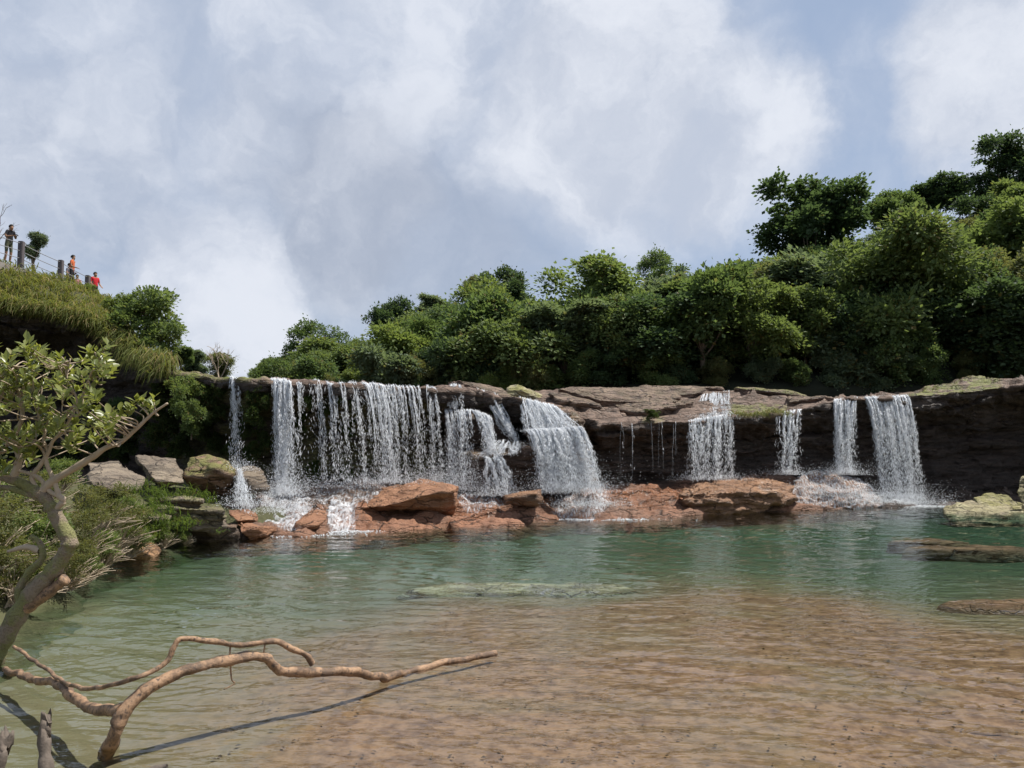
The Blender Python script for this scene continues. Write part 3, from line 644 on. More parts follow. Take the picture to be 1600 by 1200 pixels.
rock('boulder', [(1592, 745, 27.2), (1610, 738, 27.6), (1650, 745, 27.4), (1650, 800, 27), (1600, 795, 26.9), (1590, 770, 27), (1620, 770, 28.4)], 'yellow-topped boulder standing against the dark right cliff', 'palerock', .08, .05, moss=.9, seed=57)
rock('boulder', [(790, 607, 27.0), (805, 601, 27.3), (820, 604, 27.3), (846, 618, 27.2), (842, 624, 26.9), (795, 620, 26.8), (815, 610, 26.6), (815, 618, 28)], 'yellow mossy stone sitting on the lip above the stepped cascade', 'palerock', .06, .04, moss=1.0, seed=61)
for k, (a, b_, s0, s1, th, lab) in enumerate([(872, 1062, 10.0, 10.9, .16, 'long thin rock slab lying on the lip right of the broad cascade'), (960, 1085, 9.5, 10.1, .13, 'short overhanging slab at the lip above the trickles'), (1000, 1130, 10.7, 11.2, .16, 'upper slab at the back of the ledge before the mid-wall fall'),
        (858, 935, 9.4, 10.0, .14, 'small slab beside the top of the broad cascade'), (1148, 1262, 10.5, 11.1, .17, 'mossy-edged slab above the green fringe on the lip'), (1232, 1300, 9.7, 10.4, .12, 'thin slab between the triple rope and the straight fall'), (700, 800, 9.6, 10.4, .15, 'layered slab above the lip notch')]):
    pts = []
    for j, px in enumerate(np.linspace(a, b_, 7)):
        e = .35 * math.sin(j * 2.3 + k) * .3; edge = .25 if j in (0, 6) else 0
        f_ = gpt(px, s0 + e + edge); bk = gpt(px, s1 - edge)
        pts += [f_ + [0, -.05, th], f_ + [0, .12, -.06], bk + [0, 0, th * .8], bk + [0, 0, -.1]]
    rock('flat_stone', pts, lab, 'ledge', .09, .035, moss=.12 if k != 4 else .8, seed=120 + k, soft=1, world_pts=True, cat='rock', strat=6)
for k, (px, py, hx_, hy_, lab, og) in enumerate([(820, 905, 2.1, .5, 'pale flat rock lying just under the water in mid pool', .1), (1515, 848, 1.5, .4, 'brown flat rock under shallow water in front of the pale right-hand rocks', .6), (1590, 932, 1.3, .45, 'reddish flat rock under shallow water near the right edge of the pool', .8), (1450, 838, 1.0, .3, 'small flat rock under shallow water beside the brown flat rock', .5)]):
    c_ = W(px, py, 0); g_ = np.random.default_rng(90 + k); pts = []
    for j in range(14):
        an = j / 14 * 6.283; q_ = g_.uniform(.75, 1.1); pts += [c_ + [math.cos(an) * hx_ * q_, math.sin(an) * hy_ * q_, (-.17 if k == 0 else -.13) + .012 * g_.normal()], c_ + [math.cos(an) * hx_ * 1.15, math.sin(an) * hy_ * 1.2, -.5]]
    pts.append(c_ + [0, 0, -.15 if k == 0 else -.10])
    rock('submerged_rock', pts, lab, 'palerock' if k == 0 else 'sand', .12, .022, orange=og, seed=140 + k, world_pts=True, cat='rock')
g_ = np.random.default_rng(15); n_ = 1500
lp = np.stack([g_.uniform(-2.5, 9, n_), 5.4 + 8.5 * g_.random(n_) ** 1.3, 0 * g_.random(n_)], -1); keep = np.abs(lp[:, 0]) < .72 * lp[:, 1]; lp = lp[keep]; n_ = len(lp)
bi = np.clip(np.interp(lp[:, 0], bx, np.arange(len(bx))).round().astype(int), 0, len(bx) - 1); bj = np.clip(np.interp(lp[:, 1], by, np.arange(len(by))).round().astype(int), 0, len(by) - 1)
lp[:, 2] = -np.maximum(depth, -.6)[bi, bj] + .018; th_ = g_.random(n_) * 6.28; sz_ = g_.uniform(.02, .06, n_)
V, F, r = leaves(lp, np.tile([0., 0, 1], (n_, 1)) + g_.normal(size=(n_, 3)) * .25, np.stack([np.cos(th_), np.sin(th_), .1 * g_.normal(size=n_)], -1), sz_, sz_ * .5, .1, g_.random(n_))
M['litter'] = leafmat('leaf_litter', (.035, .022, .013), (.15, .085, .04), dryamt=.0, trans=.1)
link('leaf_litter', mesh_np('leaf_litter', V, F, [M['litter']], False, {'rnd': r}), None, 'dark fallen leaves scattered on the shallow pool bed', 'leaves', kind='stuff')
# steps the middle cascade runs over
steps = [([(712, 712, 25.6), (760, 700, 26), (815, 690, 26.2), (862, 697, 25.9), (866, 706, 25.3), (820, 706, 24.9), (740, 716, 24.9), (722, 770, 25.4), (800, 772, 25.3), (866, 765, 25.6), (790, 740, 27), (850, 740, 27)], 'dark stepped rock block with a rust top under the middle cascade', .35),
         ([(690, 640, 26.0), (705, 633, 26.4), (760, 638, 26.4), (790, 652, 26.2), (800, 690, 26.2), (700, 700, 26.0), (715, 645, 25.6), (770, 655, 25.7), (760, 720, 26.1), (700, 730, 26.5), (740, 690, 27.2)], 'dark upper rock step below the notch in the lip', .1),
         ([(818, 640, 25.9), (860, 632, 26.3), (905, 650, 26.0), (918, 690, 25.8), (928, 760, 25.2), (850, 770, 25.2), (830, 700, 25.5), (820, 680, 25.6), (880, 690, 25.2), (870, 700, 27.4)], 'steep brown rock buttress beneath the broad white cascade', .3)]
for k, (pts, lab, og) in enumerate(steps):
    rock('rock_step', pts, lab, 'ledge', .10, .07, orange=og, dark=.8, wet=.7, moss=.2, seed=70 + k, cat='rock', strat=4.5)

# ------------------------------------------------------------------ waterfalls: streams that break into drops
OV = np.array([(1, 0, 0), (-1, 0, 0), (0, 1, 0), (0, -1, 0), (0, 0, 1), (0, 0, -1)], float)
OF = np.array([(0, 2, 4), (2, 1, 4), (1, 3, 4), (3, 0, 4), (2, 0, 5), (1, 2, 5), (3, 1, 5), (0, 3, 5)])
def drops(bag, pos, dr, L, r):
    n = len(pos); dr = dr / (np.linalg.norm(dr, axis=1, keepdims=True) + 1e-9)
    a = np.cross(dr, rvec(n)); a /= np.linalg.norm(a, axis=1, keepdims=True) + 1e-9; b_ = np.cross(dr, a)
    V = pos[:, None, :] + (OV[None, :, 0, None] * a[:, None] + OV[None, :, 1, None] * b_[:, None]) * r[:, None, None] + OV[None, :, 2, None] * dr[:, None] * L[:, None, None]
    bag.add(V.reshape(-1, 3), (np.arange(n)[:, None, None] * 6 + OF[None]).reshape(-1, 3))
def stage(bagS, bagD, l0, r0, l1, r1, ns, nd, thick=.016, breakat=.45, jit=.05, slide=False):
    """ns strands from the edge l0-r0 to l1-r1 (world points); a strand starts whole and breaks into nd drops"""
    for k in range(ns):
        u = (k + rng.uniform(.1, .9)) / ns; A = l0 * (1 - u) + r0 * u + rng.normal(size=3) * [.03, .03, .01]; B = l1 * (1 - u) + r1 * u + rng.normal(size=3) * [.07, .08, .03]
        pz = 1.0 if slide else 1.9
        def pos(t):
            t = np.asarray(t)[:, None]; p = A + (B - A) * t; p[:, 2:3] = A[2] + (B[2] - A[2]) * t ** pz; return p
        L = np.linalg.norm(B - A); bk = min(.98, breakat * rng.uniform(.4, 1.5))
        t = np.linspace(0, bk, max(4, int(L * bk / .11))); p = pos(t)
        wob = np.cumsum(rng.normal(size=(len(t), 3)) * .008, 0); p = p + wob
        rr = thick * rng.uniform(.5, 1.4) * (1 - .75 * t / bk) * (.7 + .6 * rng.random(len(t)))
        V, F = tube(p, rr, 5, False); bagS.add(V, F)
        n = rng.poisson(nd * 3.2 * rng.choice([.25, .6, 1.2, 2.4])); t = (rng.random(n) ** .8)
        t = np.clip(t * 1.03, 0, 1); p = pos(t); e = pos(np.clip(t + .02, 0, 1.05)) - p
        # drops gather in ropes and loosen downwards
        rope = rng.normal(size=(n, 3)) * (jit * (.2 + 1.15 * t ** 1.6))[:, None] * [1, 1, .6]
        rope[:, 0] += .05 * np.sin(t * 17 + k * 2.1) * t
        s = rng.random(n)
        drops(bagD, p + rope, e + rng.normal(size=(n, 3)) * np.linalg.norm(e, axis=1, keepdims=True) * .3, .02 + .08 * s ** 2 * (1 - .4 * t) + .04 * (1 - t), .0028 + .0048 * s ** 3)
def veil(l0, r0, l1, r1, parent, nu=14, nv=24, fade=.9):
    t = np.linspace(0, 1, nv); u = np.linspace(0, 1, nu); V, A1, A2, A3 = [], [], [], []
    for a in u:
        A = l0 * (1 - a) + r0 * a; B = l1 * (1 - a) + r1 * a
        p = A + (B - A) * t[:, None]; p[:, 2] = A[2] + (B[2] - A[2]) * t ** 1.9; p[:, 1] += .03 + .03 * math.sin(a * 23)
        V.append(p); A1.append(0 * t + a * np.linalg.norm(r0 - l0)); A2.append(t * np.linalg.norm(l1 - l0)); A3.append(fade * (1 - .25 * t) * min(1, 5 * min(a, 1 - a) - .25))
    link('veil', mesh_np('veil', np.concatenate(V), grid_faces(nu, nv), [M['veil']], True, {'fu': np.concatenate(A1), 'fv': np.concatenate(A2), 'fade': np.concatenate(A3)}), parent)
def lipp(px, up=.0): p = gpt(px, 8.6).copy(); p[2] += .015 + up; return p
def splash(bag, c, n, sx, sy, sz, big=1.0):
    n = int(n * 2.2)
    p = c + np.abs(rng.normal(size=(n, 3))) * [0, 0, sz] + rng.normal(size=(n, 3)) * [sx, sy, 0]
    s = rng.random(n) ** 2; drops(bag, p, rvec(n) + [0, 0, .4], (.008 + .016 * s) * big, (.0028 + .005 * s) * big)
def waterfall(label, stages, splashes=(), veils=()):
    e = link('waterfall', None, None, label, 'waterfall', None); a, d = Bag(), Bag()
    for s in stages: stage(a, d, *s)
    for s in splashes: splash(d, *s)
    base = np.concatenate(d.V)[:, :].min(0); ctr = np.concatenate(d.V).mean(0); e.location = (ctr[0], ctr[1], base[2])
    for nm, bg_, kd in (('stream', a, 'stuff'), ('drops', d, 'stuff')):
        if bg_.V:
            me = bg_.mesh(nm, M['fall']); o = link(nm, me, e, kind=kd); o.matrix_parent_inverse = Matrix.Translation(-Vector(e.location))
    for v in veils:
        veil(*v[:4], e, *v[4:]); e.children[-1].matrix_parent_inverse = Matrix.Translation(-Vector(e.location))
    return e
def foot(px, py, s=None, Yo=0):
    Y = np.interp(px, pxs, Yl) - .55 + Yo; return P(px, py, Y)
E = lambda a, b_, c_, d_, yl_, yr_, Yo=0: (lipp(a), lipp(b_), foot(c_, yl_, Yo=Yo), foot(d_, yr_, Yo=Yo))
waterfall('thin broken leftmost fall dropping past hanging ferns onto a boulder', [(*E(358, 370, 362, 377, 726, 728), 9, 60, .014, .25), (P(368, 733, 21.7), P(378, 733, 21.7), P(372, 792, 20.4), P(396, 800, 20.4), 8, 90, .008, .1, .09, True)],
          [(P(376, 735, 21.6), 300, .25, .2, .15), (P(385, 790, 20.4), 500, .4, .3, .2)])
v = E(423, 453, 431, 459, 765, 768); waterfall('narrow dense white column falling left of the main curtain', [(*v, 26, 150, .022, .5, .045)], [(P(445, 775, 22.3), 1600, .45, .3, .32), (P(440, 800, 21.2), 1300, .5, .4, .22)], [(*v, 14, 24, .95)])
strs = [E(463, 466, 466, 470, 740, 741), E(487, 495, 500, 506, 745, 746), E(508, 520, 520, 536, 748, 748), E(528, 534, 536, 546, 748, 750), E(541, 552, 562, 574, 750, 750)]
waterfall('row of thin separate threads between the narrow column and the main curtain', [(*s, n_, 34, .012, .4, .03) for s, n_ in zip(strs, (3, 5, 8, 4, 8))] + [(*E(462, 566, 470, 590, 752, 752), 22, 13, .004, .06, .09)], [(P(520, 762, 23.4), 900, 1.1, .3, .16)])
v1 = E(562, 600, 592, 618, 752, 752); v2 = E(600, 655, 618, 668, 752, 750); waterfall('broad main curtain of white threads behind the big orange boulder', [(*v1, 22, 80, .020, .55, .035), (*v2, 19, 52, .016, .5, .04)], [(P(615, 755, 24.0), 1500, .9, .3, .25)], [(*v1, 16, 24, .84), (*v2, 20, 24, .5)])
waterfall('single slender thread right of the main curtain', [(*E(664, 676, 678, 690, 748, 748), 7, 70, .013, .35, .04)], [(P(690, 760, 24.6), 500, .5, .3, .25)])
n0, n1 = lipp(702), lipp(716)
waterfall('two-step fall pouring through the lip notch onto the upper rock step', [(n0, n1, P(708, 636, 25.5), P(722, 636, 25.5), 12, 40, .02, .9, .02),
          (P(692, 642, 25.5), P(735, 640, 25.5), P(698, 765, 24.9), P(745, 765, 24.8), 20, 75, .016, .4, .06), (P(735, 640, 25.5), P(765, 650, 25.4), P(760, 708, 25.0), P(775, 712, 25.0), 14, 60, .016, .5, .05), (P(756, 715, 24.8), P(782, 715, 24.8), P(768, 770, 24.5), P(800, 770, 24.5), 12, 60, .013, .4, .05)],
          [(P(715, 765, 24.6), 1800, .55, .3, .5), (P(770, 775, 24.2), 900, .5, .3, .2)], [(P(695, 642, 25.5), P(735, 640, 25.5), P(700, 755, 24.95), P(745, 755, 24.9), 12, 24, .55)])
waterfall('slanting run of water sliding down the rock right of the notch', [(lipp(748), lipp(775), P(790, 672, 25.5), P(808, 690, 25.4), 22, 55, .012, .8, .035, True), (P(770, 688, 25.3), P(812, 690, 25.3), P(735, 716, 24.8), P(815, 708, 24.8), 12, 45, .01, .6, .04, True)], [(P(790, 700, 25.0), 500, .4, .2, .1)])
v1 = (lipp(812), lipp(868), P(825, 675, 25.2), P(905, 668, 25.2)); v2 = (P(822, 672, 25.1), P(905, 668, 25.1), P(845, 768, 24.4), P(938, 762, 24.5))
waterfall('broad foaming white cascade spreading down the middle buttress', [(*v1, 46, 70, .018, .7, .05, True), (*v2, 60, 120, .018, .45, .075)], [(P(890, 770, 24.4), 2600, .8, .35, .35), (P(920, 790, 24.0), 1200, .6, .4, .12)], [(*v1, 18, 24, 1.05), (*v2, 20, 24, 1.0)])
waterfall('faint trickles seeping down the shaded wall right of the white cascade', [(*E(a, a + 4, a + 1, a + 6, yy, yy), 2, 1.5, .0032, .97, .012) for a, yy in ((968, 742), (985, 748), (1014, 746), (1030, 735), (1052, 748))])
v = E(1074, 1146, 1076, 1146, 748, 746); waterfall('short fall of white ropes splashing over a ledge in mid wall', [(gpt(1098, 10.6) + [0, 0, .03], gpt(1138, 10.6) + [0, 0, .03], lipp(1086), lipp(1142), 26, 50, .012, .8, .04, True), (*v, 34, 85, .016, .35, .05)], [(P(1110, 750, 27.0), 900, .7, .3, .15), (lipp(1112), 400, .5, .1, .08)], [(*v, 16, 24, .72)])
v = E(1213, 1253, 1216, 1250, 738, 736); waterfall('small triple rope of water between the mossy lip and the right falls', [(*v, 13, 80, .017, .4, .035)], [(P(1235, 742, 28), 600, .5, .3, .12)])
v = E(1302, 1340, 1306, 1336, 736, 738); waterfall('straight white fall dropping onto the rounded wet mound', [(*v, 26, 100, .018, .5, .045)], [(P(1318, 742, 28.6), 1300, .55, .3, .2), (P(1290, 775, 28.0), 2600, 1.0, .4, .25), (P(1350, 785, 28.0), 1600, .6, .4, .2)], [(*v, 14, 24, .85)])
v = E(1350, 1420, 1378, 1438, 772, 778, .1); waterfall('widest right-hand fall plunging straight into the pool beside the dark cliff', [(*v, 52, 120, .020, .5, .055)], [(P(1405, 785, 28.6), 2600, .9, .4, .3), (P(1430, 788, 28.4), 900, .6, .3, .1)], [(*v, 20, 26, .98)])

# running white water over the rock at the foot of the falls
def foam(pxa, pxb, sa, sb, lift=.035, st=1.0, lab=''):
    ii = np.where((pxs >= pxa) & (pxs <= pxb))[0]; jj = np.where((seg >= sa) & (seg <= sb))[0]
    V = G2[np.ix_(ii, jj)] + Nn[np.ix_(ii, jj)] * lift
    a = np.linspace(-1, 1, len(ii))[:, None]; b_ = np.linspace(-1, 1, len(jj))[None]
    fd = np.clip(1.25 - (np.abs(a) ** 3 + np.abs(b_) ** 4), 0, 1) * st
    link('white_water', mesh_np('white_water', V.reshape(-1, 3), grid_faces(len(ii), len(jj)), [M['foam']], True, {'fu': V[..., 0].ravel(), 'fv': V[..., 1].ravel(), 'fade': fd.ravel()}), None, lab, 'white water')
foam(400, 500, .95, 2.9, .05, 1.05, 'white water running off below the narrow dense column'); foam(470, 620, 1.8, 3.0, .04, .9, 'thin white water spreading over dark rock behind the boulders'); foam(505, 568, .85, 2.2, .05, 1.12, 'white chute between the small wedge boulder and the big boulder')
foam(690, 800, 1.6, 3.0, .04, .95, 'white water around the foot of the two-step fall'); foam(850, 965, 1.0, 3.0, .05, 1.0, 'fan of white water below the broad foaming cascade'); foam(1350, 1445, .9, 2.6, .06, 1.1, 'bluish white churned water where the widest fall lands')
def drape(px, py, Yt, rx, ry, src, lab, st=1.0):
    dg = src.data; co = np.zeros(len(dg.vertices) * 3, np.float32); dg.vertices.foreach_get('co', co); no = np.zeros(len(dg.vertices) * 3, np.float32); dg.vertices.foreach_get('normal', no)
    co = co.reshape(-1, 3) + np.array(src.location); no = no.reshape(-1, 3); F = np.array([p.vertices[:] for p in dg.polygons])
    up = no[F].mean(1); keep = (up[:, 2] > .05) | (up[:, 1] < -.2)
    used, inv = np.unique(F[keep], return_inverse=True); V = (co + no * .03)[used]
    link('white_water', mesh_np('white_water', V, inv.reshape(-1, 3), [M['foam']], True, {'fu': V[:, 0] * 1.3, 'fv': V[:, 2] * .8 + V[:, 1] * .5, 'fade': np.full(len(V), st)}), None, lab, 'white water')
def pool_foam(px, py, sx, sy, n, lab):
    c = W(px, py, 0); bg_ = Bag(); p = c + rng.normal(size=(n, 3)) * [sx, sy, 0]; p[:, 2] = .012; s_ = rng.random(n) ** 2
    drops(bg_, p, rvec(n) * [1, .6, .2], .012 + .035 * s_, .006 + .012 * s_)
    link('pool_foam', bg_.mesh('pool_foam', M['fall']), None, lab, 'foam', kind='stuff')
pool_foam(1405, 791, 1.1, .35, 1800, 'foam floating on the pool where the widest fall lands'); pool_foam(455, 836, .7, .25, 700, 'foam floating at the pool edge below the narrow dense column'); pool_foam(925, 812, .9, .2, 700, 'foam floating at the pool edge below the broad cascade'); pool_foam(540, 831, .4, .2, 500, 'foam floating below the white chute by the big boulder')
mound = [o for o in bpy.data.objects if o.get('label', '').startswith('rounded wet rock mound')][0]
drape(0, 0, 0, 0, 0, mound, 'white water sheeting over the rounded mound under the right falls', 1.0)

# ------------------------------------------------------------------ plants on the left cliff and bank
def tuft_grass(bag, base, n, L, spreadv, hang, g, wdt=.02):
    for _ in range(n):
        p0 = base + g.normal(size=3) * spreadv; l = L * g.uniform(.5, 1.2); d = np.array([g.normal() * .5 + .12, -.55 + g.normal() * .35, .75 + g.normal() * .2]); d /= np.linalg.norm(d)
        p1 = p0 + d * l * .4; d2 = d + np.array([.1 * g.normal(), -.3, -1.0 * hang]); d2 /= np.linalg.norm(d2); p2 = p1 + d2 * l * .35; d3 = d2 + np.array([0, -.05, -1.1 * hang]); d3 /= np.linalg.norm(d3); p3 = p2 + d3 * l * .35
        s = np.array([g.normal(), g.normal() * .5, 0]); s /= np.linalg.norm(s) + 1e-9; ww = wdt * g.uniform(.6, 1.3)
        V = [p0 - s * ww, p0 + s * ww, p1 - s * ww * .9, p1 + s * ww * .9, p2 - s * ww * .6, p2 + s * ww * .6, p3]
        bag.add(V, [(0, 1, 3), (0, 3, 2), (2, 3, 5), (2, 5, 4), (4, 5, 6)], g.random())
g = np.random.default_rng(11); gb = Bag()
for _ in range(620):
    px = g.uniform(-60, 205); s = g.uniform(7.4, 11.0) ** 1.0; p = gpt(px, s)
    tuft_grass(gb, p + [0, -.03, .0], 15, .85 if s < 9.5 else .6, [.14, .14, .05], g.uniform(.6, 1.3), g, .017)
for _ in range(130):
    px = g.uniform(190, 262); s = g.uniform(7.0, 9.6); tuft_grass(gb, gpt(px, s), 14, 1.0, [.14, .12, .08], 1.5, g, .016)
link('cliff_grass', gb.mesh('cliff_grass', M['grass'], smooth=False), None, 'long grass hanging over the top of the left cliff', 'grass', kind='stuff')
gb = Bag()
for (cx, cy, Y, n, sp) in [(262, 776, 19.0, 40, .5), (225, 828, 17.3, 60, .45), (240, 815, 17.6, 40, .5), (205, 800, 17, 40, .5), (300, 783, 19.6, 24, .4), (560 - 345, 765, 19, 20, .4)]:
    for _ in range(n):
        p = P(cx, cy, Y) + g.normal(size=3) * [sp, sp * .6, .06]; tuft_grass(gb, p, 12, .30, [.06, .06, .03], .5, g, .009)
link('bank_grass', gb.mesh('bank_grass', M['greengrass'], smooth=False), None, 'fresh green grass growing between the bank rocks', 'grass', kind='stuff')

def leafblob(n, L, Wd, mat, seed, stems=9, flat=.85):
    return crown('foliage_%d_%d' % (n, seed), n, mat, 15, flat, (L, Wd), .1, .2, seed)
def plant(name, px, py, Y, rpx, me, label, cat, group=None, flat=1.0, stem=True, tall=1.0):
    c = P(px, py, Y); r = rpx / FPX * Y; o = link(name, None, None, label, cat, group, loc=(c[0], c[1], c[2] - r * .9))
    k = link('foliage', me, o); k.location = (0, 0, r * .9); k.scale = (r, r, r * flat); k.rotation_euler = (0, 0, random.random() * 6.28)
    if stem:
        t = link('stem', PTRUNK[random.randrange(4)], o); t.scale = (r * .55, r * .55, r * 1.1)
    return o
BM_ = leafblob(5200, .14, .09, M['leaf1'], 501); BM2 = leafblob(5200, .12, .08, M['leaf3'], 502); BM3 = leafblob(4200, .15, .08, M['fern'], 503); BMD = leafblob(5200, .13, .085, M['leaf2'], 504); SCR = leafblob(5000, .085, .045, M['scrub'], 505); SCG = leafblob(5000, .10, .055, M['leaf3'], 506)
plant('bush', 225, 490, 28.2, 52, BM_, 'large leafy green bush on the edge of the grassy left cliff', 'bush', flat=.95)
plant('bush', 250, 530, 27.2, 36, BM_, 'lower leafy bush hanging from the cliff edge under the large bush', 'bush')
plant('bush', 190, 475, 29.4, 26, BM2, 'yellow green bush between the grass and the large cliff bush', 'bush')
plant('bush', 137, 450, 31.5, 12, BM2, 'small bush partly hiding the people by the fence', 'bush')
plant('bush', 293, 608, 24.2, 30, BM2, 'light green bush at the left end of the falls lip', 'bush', flat=1.1)
plant('bush', 300, 650, 23.6, 24, BM_, 'light green bush hanging in front of the shaded left wall', 'bush', flat=1.3)
plant('bush', 180, 640, 26, 26, BMD, 'dark ivy-like bush in the shade under the overhang', 'bush')
for k, (px, py, rr) in enumerate([(318, 622, 22), (335, 640, 20), (345, 610, 15), (320, 670, 20), (395, 615, 18), (400, 645, 20), (385, 665, 18), (410, 690, 18), (340, 690, 18), (395, 705, 16), (412, 625, 14), (290, 690, 20), (480, 625, 13), (505, 640, 12), (530, 620, 12), (555, 630, 11), (470, 660, 13), (545, 668, 12), (490, 735, 16), (540, 738, 14), (365, 700, 14), (265, 660, 20), (775, 632, 12), (752, 628, 10)]):
    Y = float(np.interp(px, pxs, Yl)) + (.15 if py < 660 else .75)
    plant('fern', px, py, Y, rr, BM3, 'dark fern clump on the wall ' + ('between the cliff bushes and the thin leftmost fall' if px < 360 else 'between the thin leftmost fall and the narrow column' if px < 425 else 'behind the row of thin threads' if px < 600 else 'beside the lip notch'), 'fern', 'ferns on the falls wall', flat=1.15, stem=False)
plant('bush', 1018, 647, 26.9, 13, BM3, 'small mossy tuft hanging at the lip over the trickles', 'plant', flat=.7, stem=False)
gb = Bag()
for px in np.linspace(1145, 1232, 46):
    p = gpt(px, 8.6); tuft_grass(gb, p, 10, .28, [.08, .06, .04], 1.5, g, .01)
link('moss_fringe', gb.mesh('moss_fringe', M['grass'], smooth=False), None, 'green moss and grass fringe hanging from the lip between two right falls', 'moss', kind='stuff')
for px, py, rr in [(150, 700, 24), (205, 690, 20), (240, 680, 22), (115, 705, 24), (270, 705, 18), (60, 700, 30), (10, 700, 30), (255, 640, 20), (225, 655, 16), (190, 705, 18), (245, 612, 16)]:
    plant('fern', px, py, float(np.interp(px, pxs, Yb)) - 1.6, rr, BM3, 'dark fern clump in the shade under the overhanging left cliff', 'fern', 'ferns under the overhang', flat=1.0, stem=False)
# scrub along the left bank
scr = [(60, 770, 14, 55, 0), (150, 790, 14.5, 48, 0), (185, 815, 15.2, 46, 0), (120, 830, 13.2, 55, 0), (40, 830, 12, 60, 1), (160, 850, 14, 40, 1), (205, 840, 15.8, 30, 1), (105, 880, 12.2, 42, 0), (20, 890, 10.8, 55, 0), (-30, 830, 11, 80, 0), (140, 880, 13, 26, 1), (255, 835, 17.6, 22, 1), (-20, 760, 13, 70, 1), (200, 790, 17, 28, 1), (60, 905, 11.2, 36, 1), (290, 838, 18.4, 14, 1), (95, 735, 17, 36, 1)]
SL = ['dry brownish twiggy scrub bush', 'leafy green scrub bush']
for px, py, Y, rp, kk in scr:
    o = plant('shrub', px, py, Y, rp, (SCR, SCG)[kk], SL[kk] + (' beneath the leaning tree' if px < 85 else ' between the leaning tree and the flat grey boulder' if px < 170 else ' against the layered rock shelves'), 'shrub', ('dry scrub on the bank', 'green scrub on the bank')[kk], flat=.8, stem=False)
    b = Bag(); r = rp / FPX * Y
    for _ in range(46):
        e = rvec(1)[0]; e[2] = abs(e[2]) * .9 + .25; e[0] += .4; p = e * r * rng.uniform(.7, 1.08); b.limb([np.array([rng.normal() * .1, rng.normal() * .1, -.1]) * r, p * .5 + rng.normal(size=3) * r * .08 + [0, 0, .1 * r], p + [0, 0, .05 * r]], .011, .004, 3, 4)
    link('stem', b.mesh('stem', M['twig']), o)

# ------------------------------------------------------------------ near tree on the left: trunk, limbs, twigs, leaves
YT = 8.75
tr = link('leaning_tree', None, None, 'gnarled leaning tree with mossy trunk and glossy leaves at the pool edge', 'tree'); tb = W(-8, 1030, 0); tr.location = tuple(tb)
inv = Matrix.Translation(-Vector(tb))
def ppath(l, Y=YT): return [P(a[0], a[1], a[2] if len(a) > 2 else Y) for a in l]
limbs = []
def limbpart(name, l, r0, r1, mat, Y=YT, n=10, wob=.14, keep=True):
    b = Bag(); p, rr = b.limb(ppath(l, Y), r0, r1, 7, n, wob); o = link(name, b.mesh(name, mat), tr); o.matrix_parent_inverse = inv
    if keep: limbs.append((p, rr))
    return o
u = YT / FPX
limbpart('trunk', [(-30, 1075), (-4, 1020), (22, 970), (52, 925), (82, 893), (103, 862), (108, 845), (96, 822), (84, 800), (72, 780), (58, 768)], 15.5 * u, 8.5 * u, M['trunk'], n=14, wob=.24, keep=False)
limbpart('branch', [(70, 778), (45, 760), (15, 748), (-20, 738), (-60, 725)], 9 * u, 6 * u, M['trunk'])
limbpart('branch', [(68, 780), (40, 770), (10, 762), (-30, 765)], 6 * u, 4 * u, M['trunk'])
limbpart('branch', [(62, 772), (82, 752), (112, 734), (145, 714), (165, 700), (190, 690), (215, 668), (240, 645), (262, 630)], 7 * u, 1.6 * u, M['twig'])
limbpart('branch', [(58, 768), (50, 745), (62, 728), (76, 706), (82, 690), (98, 672), (100, 652), (110, 640)], 4 * u, 1.6 * u, M['twig'])
limbpart('branch', [(80, 800), (98, 784), (92, 775), (78, 768), (62, 748), (40, 738), (20, 735)], 5.5 * u, 2 * u, M['twig'])
limbpart('branch', [(92, 775), (84, 750), (74, 728), (68, 705), (50, 690)], 4 * u, 2 * u, M['twig'])
limbpart('branch', [(76, 706), (68, 690), (70, 672), (60, 650), (64, 620)], 3 * u, 1.5 * u, M['twig'])
limbpart('branch', [(20, 750), (30, 715), (22, 685), (35, 650), (28, 610)], 6 * u, 2.5 * u, M['twig'])
limbpart('branch', [(-20, 738), (-8, 700), (-15, 660), (5, 610), (10, 570)], 4.5 * u, 1.6 * u, M['twig'])
limbpart('branch', [(110, 640), (128, 620), (136, 598), (152, 566), (162, 545)], 2.2 * u, 1.1 * u, M['twig'])
limbpart('branch', [(98, 672), (112, 650), (120, 625), (105, 590), (110, 560)], 2.2 * u, 1.1 * u, M['twig'])
limbpart('branch', [(36, 955), (30, 925), (45, 895), (66, 872), (62, 848), (48, 838)], 7 * u, 4 * u, M['trunk'], keep=False)
limbpart('branch', [(62, 860), (40, 855), (12, 862)], 6 * u, 2.5 * u, M['twig'], keep=False)
limbpart('branch_stub', [(40, 950), (72, 928), (103, 904)], 11 * u, 8 * u, M['dry'], keep=False)
allp = np.concatenate([p for p, _ in limbs])
